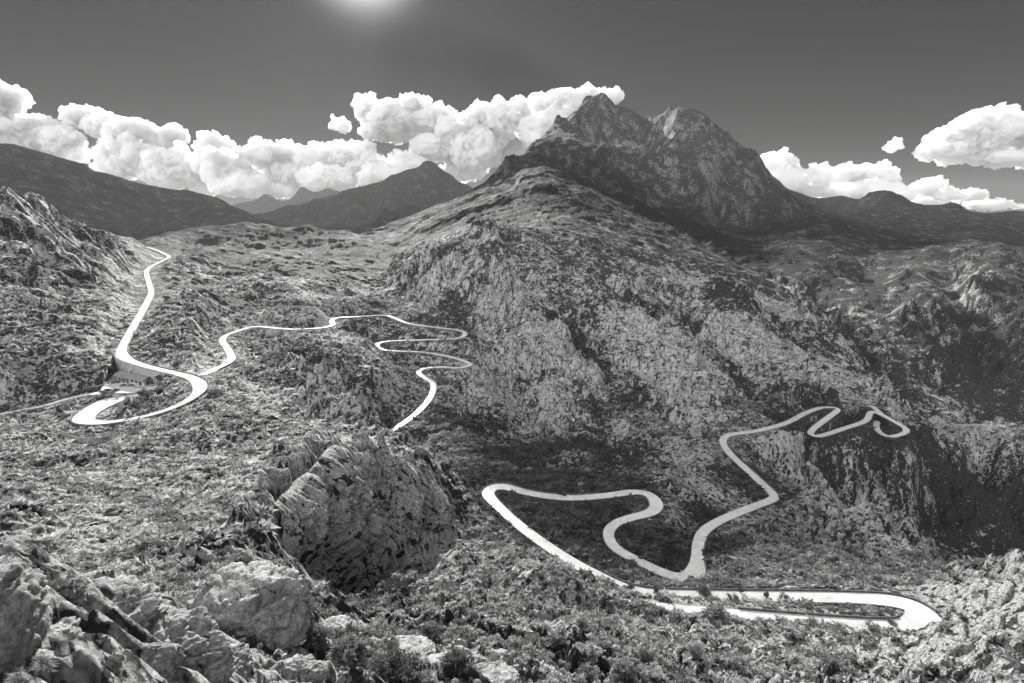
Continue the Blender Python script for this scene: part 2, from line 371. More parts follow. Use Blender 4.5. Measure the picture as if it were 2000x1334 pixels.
# ---- rock relief
def local_base(Z):
    gi = np.gradient(Z, axis=0) / np.maximum(np.gradient(TH)[:, None] * Rr, 1e-6)
    gj = np.gradient(Z, axis=1) / np.maximum(np.gradient(LR)[None, :] * Rr, 1e-6)
    return np.hypot(gi, gj)
GUL = [  # px, py, depth along each line; width, depth of the cut (negative = rib)
 (30, 18, [(1315,585,830),(1370,635,740),(1430,690,660),(1475,755,590),(1500,800,560)]),
 (24, 15, [(1120,660,680),(1160,695,640),(1200,728,600),(1280,785,540),(1375,850,450)]),
 (18, 11, [(1015,715,610),(1018,770,560),(1022,850,480)]),
 (30, 16, [(1150,770,560),(1180,830,500),(1210,890,420)]),
 (40, 20, [(1600,520,1150),(1640,590,1000),(1680,655,900),(1740,720,790),(1800,790,700)]),
 (45, 22, [(1240,400,1900),(1330,440,1600),(1420,480,1430),(1500,530,1250),(1590,590,1050)]),
 (30, 14, [(1090,470,980),(1150,530,850),(1210,580,770),(1290,620,730)]),
 (26, 12, [(870,560,850),(900,620,740),(905,690,640)]),
 (28, 14, [(1500,600,860),(1545,660,780),(1590,720,720),(1640,790,640)]),
 (24, -13, [(940,450,990),(985,540,820),(1010,600,740),(1060,690,650),(1100,800,540)]),
 (26, -13, [(1230,560,800),(1270,640,700),(1330,730,610),(1370,800,530)]),
 (26, -13, [(1400,560,930),(1460,640,780),(1530,710,700),(1580,770,630)]),
 (20, -9, [(1060,640,690),(1120,720,620),(1150,790,550)]),
 (22, 10, [(560,680,470),(640,740,430),(720,800,430),(760,850,400)]),
 (14, -6, [(620,700,455),(660,740,400)]),
 (11, -8, [(560,700,400),(640,755,338),(690,797,305)]),
 (13, 7, [(600,830,290),(680,862,262),(740,884,250)]),
 (60, 30, [(1060,300,2440),(1120,330,2260),(1200,370,2080)]),
 (55, 45, [(1255,240,3000),(1262,290,2800),(1290,340,2450)]),
 (26, -13, [(1325,215,2760),(1312,270,2640),(1318,330,2480)]),
 (35, 30, [(1400,250,2690),(1420,320,2450),(1440,380,2330)]),
 (40, 20, [(1850,480,1400),(1860,560,1050),(1880,650,920),(1850,750,800)]),
 (40, -16, [(1940,500,1250),(1950,600,960),(1960,700,860)]),
 (35, -14, [(1780,540,1150),(1800,620,960),(1830,700,860)]),
]
WG = gnoise(X / 40 + 5, Y / 40) * 12
for wd, dp_, line in GUL:
    Q_ = np.array([unproj(*p)[:2] for p in line])
    lo_ = Q_.min(0) - 4 * wd; hi_ = Q_.max(0) + 4 * wd
    jm = np.nonzero((X > lo_[0]) & (X < hi_[0]) & (Y > lo_[1]) & (Y < hi_[1]))
    xx = X[jm] + WG[jm]; yy = Y[jm] + WG[jm] * .6
    best = np.full(xx.shape, 1e9)
    for a_, b_ in zip(Q_[:-1], Q_[1:]):
        d_ = b_ - a_; t_ = np.clip(((xx - a_[0]) * d_[0] + (yy - a_[1]) * d_[1]) / (d_ @ d_), 0, 1)
        best = np.minimum(best, np.hypot(xx - a_[0] - t_ * d_[0], yy - a_[1] - t_ * d_[1]))
    g_ = np.exp(-np.abs(best / wd) ** 1.5)
    Z[jm] -= dp_ * g_ * sstep(6, 30, RD[jm])
slope0 = local_base(Z)
D = np.zeros_like(Z, dtype=np.float32)
ridg = np.zeros_like(D)
wx = gnoise(X / 90 + 3.1, Y / 90) * 14; wy = gnoise(X / 90 - 7.7, Y / 90 + 31) * 14
wx += gnoise(X / 21 + 3.1, Y / 21) * 4; wy += gnoise(X / 21 - 7.7, Y / 21 + 31) * 4
lam = 260.0; kk = 0
while lam > 0.12:
    ang = 0.6 + kk * 1.3
    ca, sa = math.cos(ang), math.sin(ang)
    xs = ((X + wx) * ca + (Y + wy) * sa) / lam + 17.3 * kk; ys = (-(X + wx) * sa + (Y + wy) * ca) / lam - 5.1 * kk
    g = gnoise(xs, ys)
    rd = 1 - 2 * np.abs(g)
    fade = sstep(2.0, 4.0, lam / RES) * sstep(0.36, 0.14, lam / Rr)
    amp = (0.075 if lam > 60 else 0.14 if lam > 12 else 0.18) * lam
    mixr = 0.65
    D += (amp * fade * (mixr * rd + (1 - mixr) * g)).astype(np.float32)
    lam *= 0.53; kk += 1
rocky = sstep(0.35, 0.9, slope0)
crag = np.zeros_like(D); wgt = np.ones_like(D)
lam = 420.0; kk = 0
while lam > 6:
    g = 1 - np.abs(gnoise((X + 2.2 * wx) / lam + 31.7 * kk, (Y + 2.2 * wy) / (lam * 1.5) + 11.9 * kk))
    g = g * g
    crag += (wgt * lam * 0.15 * (g - 0.6) * sstep(2, 4, lam / RES) * sstep(0.30, 0.14, lam / Rr)).astype(np.float32)
    wgt = np.clip(g * 1.6, 0, 1).astype(np.float32)
    lam *= 0.5; kk += 1
crag *= (sstep(250, 600, Rr) * (0.10 + 0.95 * rocky) * (1 + 0.2 * sstep(1800, 2300, Rr)) * (1 - 0.65 * sstep(3200, 4500, Rr))).astype(np.float32)
D *= (0.5 + 0.9 * rocky)
# bedding ledges on steep ground
bed = 9.0
hh = (Z + D * 0.6 + gnoise(X / 60, Y / 60) * 8)
led = (hh / bed - np.floor(hh / bed)); led = sstep(0.0, 0.75, led) - led
D += (led * bed * 0.55 * rocky * sstep(4, 10, bed / RES) * sstep(0.15, 0.08, bed / Rr)).astype(np.float32)
def blocks(x, y, cell, sd):
    """rock blocks: per-cell offset and tilt, open joints between cells"""
    u = x / cell; v = y / cell
    iu = np.floor(u).astype(np.int64); iv = np.floor(v).astype(np.int64)
    d1 = np.full(u.shape, 9.0); d2 = np.full(u.shape, 9.0); hv = np.zeros(u.shape)
    for a in (-1, 0, 1):
        for b in (-1, 0, 1):
            ci = (iu + a + sd) & 511; cj = (iv + b + sd * 7) & 511
            ox = _lat[ci, cj]; oy = _lat[cj, (ci + 91) & 511]
            dx = iu + a + ox - u; dy = iv + b + oy - v
            d = dx * dx + dy * dy
            h = _lat[(ci + 33) & 511, (cj + 57) & 511] - 0.5 + _gx[ci, cj] * dx * 0.55 + _gy[ci, cj] * dy * 0.55
            m = d < d1
            d2 = np.where(m, d1, np.minimum(d2, d)); hv = np.where(m, h, hv); d1 = np.where(m, d, d1)
    e = np.sqrt(d2) - np.sqrt(d1)
    return hv, sstep(0.0, 0.22, e)
Bk = np.zeros_like(D); JOINT = np.ones_like(D)
for cell, lo, hi, am in ((0.55, 0, 40, .34), (1.7, 0, 60, .42), (3.4, 20, 150, .34), (8.0, 40, 480, .36), (24.0, 200, 1500, .36), (60.0, 450, 2600, .16)):
    jm = np.nonzero((Rr > lo) & (Rr < hi) & (RES < cell * 0.4))
    xx, yy, rr_ = X[jm], Y[jm], Rr[jm]
    hv, jt = blocks(xx * 0.8 + yy * 0.6 + wx[jm] * cell / 14 + Z[jm] * .5, (-xx * 0.6 + yy * 0.8) * 1.5 + wy[jm] * cell / 14, cell, int(cell * 10))
    f = sstep(lo, lo * 1.5 + 1, rr_) * sstep(hi, hi * 0.6, rr_) * np.clip(0.25 + 0.9 * rocky[jm] + 0.9 * gnoise(xx / 55 + 3, yy / 55), 0, 1.2)
    Bk[jm] += (cell * am * f * (hv + 0.6 * (jt - 1))).astype(np.float32)
    JOINT[jm] *= (1 - np.clip(f, 0, 1) * (1 - jt)).astype(np.float32)
D += Bk * sstep(0, 12, np.maximum(RD - RW - 1.5, 0)).astype(np.float32)
# fine fissures, kept at the finest size the mesh can carry
HF = np.zeros_like(D); CR = np.zeros_like(D); ws_ = np.zeros_like(D) + 1e-3
lam = 48.0; kk = 0
while lam > 0.08:
    w_ = np.exp(-(np.log(lam / RES / 3.4)) ** 2 / (2 * .5 ** 2))
    jm = np.nonzero(w_ > 0.03)
    if len(jm[0]):
        wv_ = w_[jm].astype(np.float32); xx = X[jm] + wx[jm] * .5; yy = Y[jm] + wy[jm] * .5; zz = Z[jm]
        g_ = gnoise(xx / lam + 3.7 * kk, (yy + .7 * zz) / lam * .8 + 1.9 * kk); g2_ = gnoise((xx + .5 * zz) / lam * .8 - 13.7 * kk, yy / lam * .7 + 41.9)
        HF[jm] += wv_ * g_; CR[jm] += wv_ * sstep(0.02, 0.22, np.abs(g2_)).astype(np.float32); ws_[jm] += wv_
    lam *= 0.62; kk += 1
HF = HF / np.sqrt(ws_) * 1.5; CR = CR / ws_
D += (RES * (0.85 * HF + 0.55 * (CR - 0.8)) * sstep(0, 10, np.maximum(RD - RW - 1.5, 0)) * sstep(5200, 3000, Rr) * (1 - 0.8 * sstep(700, 1300, Rr))).astype(np.float32)
rm = np.maximum(RD - np.maximum(RW + 1.2, 1.3 * RES), 0)
road_fade = sstep(0, 16, rm)
D *= (0.05 + 0.95 * road_fade); crag *= road_fade
Zs = Z + D + crag
blend = sstep(0.0, 1.0, rm / (7.0 + 0.02 * Rr))
Zf = Zs * blend + (RZ - 0.22 - 0.0006 * Rr) * (1 - blend)
Zf = np.where(RD < REACH, Zf, Zs)
Zf = Zf + RB * (1 + 0.5 * gnoise(X / 9, Y / 9)) * sstep(RW + 0.5, RW + 3.0, RD) * sstep(RW + 18, RW + 5, RD)

# ---- levelled car park below the retaining wall
def inside(px_, py_, poly):
    c_ = np.zeros(px_.shape, bool); j = len(poly) - 1
    for i in range(len(poly)):
        xi, yi = poly[i]; xj, yj = poly[j]
        c_ ^= ((yi > py_) != (yj > py_)) & (px_ < (xj - xi) * (py_ - yi) / (yj - yi + 1e-12) + xi)
        j = i
    return c_
cpoly = [tuple(unproj(*p)[:2]) for p in CT] + [tuple(unproj(*p)[:2]) for p in CF[::-1]]
cb = np.array(cpoly); ic = np.nonzero((X > cb[:, 0].min()) & (X < cb[:, 0].max()) & (Y > cb[:, 1].min()) & (Y < cb[:, 1].max()))
cin = inside(X[ic], Y[ic], cpoly)
dd_ = np.full(cin.shape, 1e9)
for a_, b_ in zip(cb, np.roll(cb, -1, 0)):
    d_ = b_ - a_; t_ = np.clip(((X[ic] - a_[0]) * d_[0] + (Y[ic] - a_[1]) * d_[1]) / (d_ @ d_), 0, 1)
    dd_ = np.minimum(dd_, np.hypot(X[ic] - a_[0] - t_ * d_[0], Y[ic] - a_[1] - t_ * d_[1]))
Zf[ic] -= np.where(cin, 9.0 * sstep(0, 5, dd_), 0)
PADZ = -104.4
mr = ROADS['mountain_road']; Lm = mr['line']; Tm = np.gradient(Lm, axis=0); Tm[:, 2] = 0; Tm /= np.linalg.norm(Tm, axis=1)[:, None]
Nm = np.stack([Tm[:, 1], -Tm[:, 0], np.zeros(len(Tm))], 1)
def nearest_i(L, px, py, z):
    return int(np.argmin(np.linalg.norm(L - at_z(px, py, z), axis=1)))
wi0, wi1 = nearest_i(Lm, 239, 690, -93), nearest_i(Lm, 356, 732, -96)
side = 1.0 if (Nm[(wi0 + wi1) // 2][1] < 0) else -1.0
WALL = Lm[wi0:wi1] + Nm[wi0:wi1] * side * (mr['ws'][wi0:wi1, None] + 0.55)
pad = [tuple(p[:2]) for p in WALL] + [tuple(at_z(*q, PADZ)[:2]) for q in ((352,748),(318,753),(292,762),(262,768),(225,768),(196,762),(205,748),(222,730))]
box = (np.abs(X + 260) < 60) & (np.abs(Y - 340) < 50)
ii = np.nonzero(box)
ins = inside(X[ii], Y[ii], pad)
Zf[ii] = np.where(ins, PADZ - 0.1, Zf[ii])
# ---- vegetation cover, mixed with slope shade painted in as darker ground
gi = np.gradient(Zf, axis=0) / (np.gradient(TH)[:, None] * Rr); gj = np.gradient(Zf, axis=1) / (np.gradient(LR)[None, :] * Rr)
slope = np.hypot(gi, gj)
veg_shade = np.zeros_like(D)
lam = 120.0; kk = 0
while lam > 0.5:
    fade = sstep(1.2, 2.4, lam / RES)
    w = 0.30 if lam > 40 else 0.40
    veg_shade += (w * fade * gnoise(X / lam + 9.7 * kk + wx / lam * .6, Y / lam * 1.0 - 3.3 * kk + wy / lam * .6)).astype(np.float32)
    lam *= 0.52; kk += 1
veg_shade = 0.5 + 0.8 * veg_shade + 0.22 * sstep(750, 1300, Rr)
VEG_SHADE_SPOTS = [  # thickets, plus hill faces whose shade is painted in: photo px, py, depth, radius m, strength
 (1120,1020,258,44,.7),(1000,985,275,24,.6),(1250,1050,250,28,.7),(1180,1000,268,26,.6),(950,925,320,28,.5),(1060,935,320,34,.5),(1200,935,310,30,.5),(1330,1060,255,16,.6),(1450,930,350,22,.4),(1020,890,400,40,.4),(900,820,470,35,.4),(1230,870,430,30,.4),(1380,1000,290,12,.5),(1180,900,390,45,.35),(950,900,380,40,.15),(880,850,430,40,.15),(1060,920,350,30,.15),(1300,1080,240,18,.5),
 (1700,970,560,60,.35),(1850,1030,560,80,.4),(1960,1040,520,80,.5),(1620,915,520,35,.25),(1730,885,540,40,.2),(1850,790,850,90,.3),(1950,780,860,110,.35),
 (1410,580,900,28,.6),(1560,915,490,35,.4),(1610,940,520,40,.4),(1690,950,540,40,.35),(1700,990,560,45,.35),(1850,960,600,50,.3),(650,760,400,40,.4),(600,700,450,40,.35),(740,790,400,30,.35),(1480,985,330,20,.4),(1560,900,480,35,.4),(720,1150,130,16,.5),(1340,1130,230,8,.3),(1420,1050,255,12,.4),
 (1090,620,700,35,.3),(1240,760,570,25,.35),(1150,850,470,35,.35),(870,610,790,40,.3),(1650,560,1300,90,.3),(450,605,650,60,.25),(500,533,970,75,.55),(580,537,990,60,.5),(430,527,960,50,.45),(640,548,960,50,.4),(640,490,1500,120,.5),(740,508,1400,90,.55),(560,470,1600,90,.4),(690,530,1100,40,.45),(480,600,660,45,.4),(860,640,720,30,.4),(1410,600,850,35,.6),(1440,640,800,35,.5),(1060,860,440,25,.4),(980,840,480,25,.4)]
THK = np.zeros_like(D)
for px, py, c, R_, s_ in VEG_SHADE_SPOTS:
    q = unproj(px, py, c); THK = np.maximum(THK, (s_ > .28) * np.exp(-((X - q[0]) ** 2 + (Y - q[1]) ** 2) / (R_ * R_)).astype(np.float32))
    veg_shade += (s_ * np.exp(-((X - q[0]) ** 2 + (Y - q[1]) ** 2) / (R_ * R_))).astype(np.float32)
ROCKSPOTS = [(1020,620,720,55),(1000,680,640,40),(1000,750,560,45),(1060,760,560,40),(1100,700,640,40),(1080,790,530,40),(1150,720,600,50),(1250,640,680,50),(1300,700,620,60),(1350,760,560,50),(1400,740,600,50),(1450,650,780,60),(1500,680,720,60),
 (1550,740,640,60),(1620,740,700,60),(1680,780,640,50),(1740,780,640,50),(1350,560,930,70),(1500,590,880,70),(1300,860,420,35),(1340,900,380,35),(1380,940,330,30),(1300,940,330,20),(1000,850,470,25),(1640,970,305,20),(1580,960,315,15),
 (1700,1020,285,18),(1750,1060,262,12),(1700,885,530,24),(1625,872,480,16),(1790,905,540,26),(1850,885,600,34),(1600,826,500,18),(1660,846,490,14),(1545,850,450,16),(1740,830,510,12),(650,765,335,14),(700,815,295,14),(600,720,390,16),(560,790,320,16),(780,885,252,14),(740,860,275,12),(520,760,330,14),(1900,850,640,60),(1950,880,610,50),(860,580,830,50),(850,500,980,60),(640,740,400,20),(700,690,540,25),
 (730,690,530,20),(620,700,450,15),(900,800,500,25),(700,1000,200,35),(600,1050,140,25),(800,980,220,25),(560,1010,140,15),(130,1030,95,14),(150,1230,16,5),(350,1270,20,5),(0,1200,14,5),(450,1300,24,4),(2000,1250,125,25),(1900,1180,175,25),(1850,1300,120,20),(900,1290,55,6),(1180,800,500,35),(1120,860,430,25),(950,700,610,30)]
RKZ = np.zeros_like(D)
for wd, dp_, line in GUL:
    if dp_ > 0 and line[0][2] < 1300:
        for p_, q_ in zip(line[:-1], line[1:]):
            for t_ in (0, .33, .66):
                c0_ = unproj(*p_) * (1 - t_) + unproj(*q_) * t_
                veg_shade += (0.40 * np.exp(-((X - c0_[0]) ** 2 + (Y - c0_[1]) ** 2) / (wd * .55) ** 2)).astype(np.float32)
for px, py, c, R_ in ROCKSPOTS:
    q = unproj(px, py, c)
    RKZ = np.maximum(RKZ, np.exp(-(((X - q[0]) ** 2 + (Y - q[1]) ** 2) / (R_ * R_)) ** 1.5).astype(np.float32))
veg_shade -= 0.40 * RKZ
for px, py, c, R_, s_ in ((1250,400,1900,160,.4),(1330,430,1700,150,.5),(1420,465,1600,140,.4),(1480,490,1400,110,.35),(1180,390,2000,120,.35)):  # shade of the diagonal slope band, painted in as darker cover
    q = unproj(px, py, c); veg_shade += (s_ * np.exp(-((X - q[0]) ** 2 + (Y - q[1]) ** 2) / (R_ * R_))).astype(np.float32)
veg_shade += 0.10 * sstep(0.9, 0.3, slope) - 0.30 * sstep(0.8, 1.6, slope)
veg_shade += 0.35 * (1 - JOINT) + 0.42 * HF
veg_shade = np.clip(veg_shade, 0, 1)

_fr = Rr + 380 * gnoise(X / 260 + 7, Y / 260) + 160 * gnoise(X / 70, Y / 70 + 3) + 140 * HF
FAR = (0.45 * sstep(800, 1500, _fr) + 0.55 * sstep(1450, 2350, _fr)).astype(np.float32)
for px, py, c, R_, s_ in ((1250,395,1950,180,.55),(1330,430,1700,160,.6),(1420,465,1600,150,.5),(1490,495,1400,110,.4),(1170,365,2150,150,.5),(1050,345,2250,140,.4),(1540,450,1900,150,.4),(1050,400,1600,230,.32),(1150,430,1500,160,.3),(1010,450,1300,130,.22),(900,430,1700,160,.25),(1230,280,2650,480,-.28),(1340,300,2550,420,-.22),(1150,230,3050,400,-.2)):  # slope band shade painted darker; negative spots lighten the main massif
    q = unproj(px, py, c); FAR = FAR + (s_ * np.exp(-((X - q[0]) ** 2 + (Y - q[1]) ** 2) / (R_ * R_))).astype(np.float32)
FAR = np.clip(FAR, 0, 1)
P = np.stack([X, Y, Zf], -1).astype(np.float32)
idx = np.arange(nt * nr).reshape(nt, nr)
quads = np.stack([idx[:-1, :-1], idx[:-1, 1:], idx[1:, 1:], idx[1:, :-1]], -1)
rc = Rr[:-1, :-1]; tc = TT[:-1, :-1]

# ------------------------------------------------------------------ materials
def new_mat(name):
    m = bpy.data.materials.new(name); m.use_nodes = True
    nt_ = m.node_tree; nt_.nodes.clear()
    out = nt_.nodes.new('ShaderNodeOutputMaterial')
    b = nt_.nodes.new('ShaderNodeBsdfPrincipled')
    nt_.links.new(b.outputs[0], out.inputs[0])
    return m, nt_, b, out
def node(nt_, typ, **kw):
    n_ = nt_.nodes.new(typ)
    for a, v in kw.items():
        if a.startswith('i_'):
            key = a[2:]
            n_.inputs[int(key) if key.isdigit() else key].default_value = v
        else: setattr(n_, a, v)
    return n_
def noise_n(nt_, co, scale, detail=6, rough=0.6, lac=2.0):
    n_ = node(nt_, 'ShaderNodeTexNoise'); n_.inputs['Scale'].default_value = scale
    n_.inputs['Detail'].default_value = detail; n_.inputs['Roughness'].default_value = rough
    n_.inputs['Lacunarity'].default_value = lac
    nt_.links.new(co, n_.inputs['Vector']); return n_.outputs[0]
def mathn(nt_, op, a, b=None, c=None, clamp=False):
    n_ = node(nt_, 'ShaderNodeMath', operation=op, use_clamp=clamp)
    for i, v in enumerate((a, b, c)):
        if v is None: continue
        if hasattr(v, 'links'): nt_.links.new(v, n_.inputs[i])
        else: n_.inputs[i].default_value = v
    return n_.outputs[0]
def maprange(nt_, v, a, b, c=0.0, d=1.0, smooth=True):
    n_ = node(nt_, 'ShaderNodeMapRange'); n_.interpolation_type = 'SMOOTHSTEP' if smooth else 'LINEAR'
    nt_.links.new(v, n_.inputs[0])
    for i, x in enumerate((a, b, c, d)): n_.inputs[i + 1].default_value = x
    return n_.outputs[0]
def mixf(nt_, f, a, b):
    n_ = node(nt_, 'ShaderNodeMix', data_type='FLOAT')
    for s, v in zip((n_.inputs[0], n_.inputs[2], n_.inputs[3]), (f, a, b)):
        if hasattr(v, 'links'): nt_.links.new(v, s)
        else: s.default_value = v
    return n_.outputs[0]
def setgrey(nt_, b, val):
    nt_.links.new(val, b.inputs['Base Color'])

def ground_material(name, s=1.0, rock=(0.20, 0.62), scrub=(0.025, 0.13), bump=1.0, contrast=1.0, pockets=1.0):
    """limestone with scrub; s scales the size of the pattern (metres)"""
    m, t, b, out = new_mat(name)
    geo = node(t, 'ShaderNodeNewGeometry'); co = geo.outputs['Position']
    at = node(t, 'ShaderNodeAttribute', attribute_name='veg_shade'); v = at.outputs['Fac']
    n1 = noise_n(t, co, 0.5 / s, 9, 0.72)       # clumps of 2 m down to cm
    n2 = noise_n(t, co, 0.13 / s, 5, 0.6)
    n3 = noise_n(t, co, 2.2 / s, 8, 0.7)
    vo = node(t, 'ShaderNodeTexVoronoi', feature='DISTANCE_TO_EDGE'); vo.inputs['Scale'].default_value = 0.45 / s
    wv = node(t, 'ShaderNodeVectorMath', operation='MULTIPLY_ADD'); wv.inputs[1].default_value = (2.5 * s,) * 3
    nn = node(t, 'ShaderNodeTexNoise'); nn.inputs['Scale'].default_value = 0.4 / s; nn.inputs['Detail'].default_value = 4
    t.links.new(co, nn.inputs['Vector']); t.links.new(nn.outputs[1], wv.inputs[0]); t.links.new(co, wv.inputs[2])
    t.links.new(wv.outputs[0], vo.inputs['Vector'])
    crack = maprange(t, vo.outputs[0], 0.0, 0.10, 0.0, 1.0)
    vsum = mathn(t, 'ADD', v, mathn(t, 'MULTIPLY', mathn(t, 'SUBTRACT', n1, 0.5), 4.4 * contrast))
    vsum = mathn(t, 'ADD', vsum, mathn(t, 'MULTIPLY', mathn(t, 'SUBTRACT', n2, 0.5), 0.7))
    vd = node(t, 'ShaderNodeTexVoronoi', feature='F1'); vd.inputs['Scale'].default_value = 0.30 / s
    st = node(t, 'ShaderNodeVectorMath', operation='MULTIPLY'); st.inputs[1].default_value = (1.0, 1.0, 0.5)
    t.links.new(wv.outputs[0], st.inputs[0]); t.links.new(st.outputs[0], vd.inputs['Vector'])
    dots = maprange(t, mathn(t, 'ADD', vd.outputs['Distance'], mathn(t, 'MULTIPLY', n1, 0.8)), 0.78, 0.64)
    vsum = mathn(t, 'MAXIMUM', vsum, mathn(t, 'MULTIPLY', mathn(t, 'MULTIPLY', dots, pockets), mathn(t, 'ADD', 0.56, mathn(t, 'MULTIPLY', v, 0.35))))
    vm = maprange(t, vsum, 0.46, 0.58)
    rk = maprange(t, n3, 0.32, 0.68, rock[0], rock[1])
    crack = mathn(t, 'MAXIMUM', crack, maprange(t, n2, 0.46, 0.52))
    rk = mathn(t, 'MULTIPLY', rk, mixf(t, crack, 0.45, 1.0))
    ca = node(t, 'ShaderNodeAttribute', attribute_name='cr')
    rk = mathn(t, 'MULTIPLY', rk, maprange(t, ca.outputs['Fac'], 0.25, 0.85, 0.22, 1.0, False))
    sc = maprange(t, n3, 0.3, 0.7, scrub[0], scrub[1])
    colr = mixf(t, vm, rk, sc)
    fa = node(t, 'ShaderNodeAttribute', attribute_name='far_dark_shade').outputs['Fac']      # dark far scrub tone, with shade of backlit slopes painted in
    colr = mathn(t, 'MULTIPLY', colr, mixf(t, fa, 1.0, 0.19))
    t.links.new(mixf(t, fa, 0.25, 0.0), b.inputs['Specular IOR Level'])
    setgrey(t, b, colr)
    b.inputs['Roughness'].default_value = 0.85
    h = mathn(t, 'ADD', mathn(t, 'MULTIPLY', n1, 5.0 * s), mathn(t, 'MULTIPLY', n3, 1.1 * s))
    h = mathn(t, 'ADD', h, mathn(t, 'MULTIPLY', crack, 0.35 * s))
    h = mathn(t, 'ADD', h, mathn(t, 'MULTIPLY', vm, 0.5 * s))
    bp = node(t, 'ShaderNodeBump'); bp.inputs['Strength'].default_value = bump; bp.inputs['Distance'].default_value = 1.0
    t.links.new(h, bp.inputs['Height']); t.links.new(bp.outputs[0], b.inputs['Normal'])
    return m
M_NEAR = ground_material('limestone_near', 0.45, (0.34, 0.92), (0.015, 0.12), 1.0)
M_MID = ground_material('limestone_scrub', 1.1, (0.30, 0.90), (0.006, 0.07), 1.0)
M_CLIFF = ground_material('cliff_limestone', 1.0, (0.24, 0.80), (0.006, 0.05), 1.0, 1.0, 0.0)
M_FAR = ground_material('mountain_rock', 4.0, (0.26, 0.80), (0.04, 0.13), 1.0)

def piece(name, mask, mat, label, kind='structure'):
    q = quads[mask]
    used, inv = np.unique(q.ravel(), return_inverse=True)
    o = np_mesh(name, P.reshape(-1, 3)[used], inv.reshape(-1, 4), mat, {'veg_shade': veg_shade.ravel()[used], 'cr': CR.ravel()[used], 'far_dark_shade': FAR.ravel()[used]})
    o['kind'] = kind; o['label'] = label
    return o
m_near = rc < 60
m_mid = (rc >= 60) & (rc < 1500)
m_far = rc >= 1500
piece('ground', m_near, M_NEAR, 'pale limestone ground with low scrub below the viewpoint')
piece('hillside', m_mid, M_MID, 'rocky scrub covered slopes crossed by the winding road')
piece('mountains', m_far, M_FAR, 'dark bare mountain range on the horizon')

# ------------------------------------------------------------------ road ribbons
def asphalt(name='asphalt', lo=0.42, hi=0.56):
    m, t, b, out = new_mat(name)
    co = node(t, 'ShaderNodeNewGeometry').outputs['Position']
    n1 = noise_n(t, co, 0.25, 6, 0.6); n2 = noise_n(t, co, 6.0, 4, 0.6)
    v = mathn(t, 'ADD', maprange(t, n1, 0.3, 0.7, lo, hi), mathn(t, 'MULTIPLY', n2, 0.06))
    n3 = noise_n(t, co, 0.9, 5, 0.65)
    ed = node(t, 'ShaderNodeAttribute', attribute_name='edge').outputs['Fac']
    v = mathn(t, 'MULTIPLY', v, mixf(t, maprange(t, mathn(t, 'ADD', ed, mathn(t, 'MULTIPLY', mathn(t, 'SUBTRACT', n3, 0.5), 1.6)), 0.55, 0.95), 1.0, 0.35))
    v = mathn(t, 'MULTIPLY', v, maprange(t, n3, 0.35, 0.6, 0.86, 1.06))
    setgrey(t, b, v)
    b.inputs['Roughness'].default_value = 0.38
    b.inputs['Specular IOR Level'].default_value = 0.6
    bp = node(t, 'ShaderNodeBump'); bp.inputs['Strength'].default_value = 0.2; bp.inputs['Distance'].default_value = 0.02
    t.links.new(n2, bp.inputs['Height']); t.links.new(bp.outputs[0], b.inputs['Normal'])
    return m
M_ASPH = asphalt(); M_TRACK = asphalt('pale_gravel', 0.5, 0.75)
def frames(L):
    T = np.gradient(L, axis=0); T[:, 2] = 0
    T /= np.linalg.norm(T, axis=1)[:, None]
    return T, np.stack([T[:, 1], -T[:, 0], np.zeros(len(T))], 1)
for name, r in ROADS.items():
    L = r['line']; T, N = frames(L)
    rr = np.hypot(L[:, 0], L[:, 1])
    V = []
    for p, nv, w in zip(L, N, r['ws']):
        prof = [(-w - .25, -1.2), (-w, 0.0), (-w + .7, 0.02), (0, 0.05), (w - .7, 0.02), (w, 0.0), (w + .25, -1.2)]
        for a, dz in prof: V.append(p + nv * a + np.array([0, 0, dz]))
    Fc = []
    for i in range(len(L) - 1):
        for j in range(6):
            a = i * 7 + j; Fc.append((a, a + 1, a + 8, a + 7))
    o = mesh_obj(name, V, Fc, M_TRACK if name == 'service_track' else M_ASPH, smooth=False)
    ea = o.data.attributes.new('edge', 'FLOAT', 'POINT'); ea.data.foreach_set('value', np.tile([1, 1, 0, 0, 0, 1, 1], len(L)).astype(np.float32))
    tag(o, kind='structure')
mesh_obj('car_park', [(p[0], p[1], PADZ + 0.02) for p in pad[::1]], [tuple(range(len(pad)))], M_ASPH)
tag(bpy.data.objects['car_park'], 'grey surfaced car park below the tall retaining wall', kind='structure')
ROAD_NAMES = {'coast_road': 'winding asphalt road looping down the right side of the valley', 'mountain_road': 'bright asphalt road curving down to the hairpin by the building',
              'branch_road': 'narrow road branching off behind the spur into tight bends', 'service_track': 'pale track leading off left from the car park'}
for k_, v_ in ROAD_NAMES.items(): bpy.data.objects[k_]['label'] = v_

# ------------------------------------------------------------------ clouds beyond the mountains (real volumes)
def cloud_material(name, dens, aniso=0.35):
    m = bpy.data.materials.new(name); m.use_nodes = True
    t = m.node_tree; t.nodes.clear()
    out = t.nodes.new('ShaderNodeOutputMaterial')
    v = t.nodes.new('ShaderNodeVolumeScatter')
    v.inputs['Color'].default_value = (1, 1, 1, 1)
    v.inputs['Density'].default_value = dens
    v.inputs['Anisotropy'].default_value = aniso
    t.links.new(v.outputs[0], out.inputs['Volume'])
    return m
M_CLOUD = cloud_material('cloud_vapour', 0.016, 0.35)
def ico_arrays(sub):
    bm = bmesh.new(); bmesh.ops.create_icosphere(bm, subdivisions=sub, radius=1.0)
    V = np.array([v.co[:] for v in bm.verts]); Fc = np.array([[v.index for v in f.verts] for f in bm.faces]); bm.free()
    return V, Fc
ICO2 = ico_arrays(2); ICO3 = ico_arrays(3)
cl_tex = bpy.data.textures.new('billow', 'CLOUDS'); cl_tex.noise_scale = 420; cl_tex.noise_depth = 2
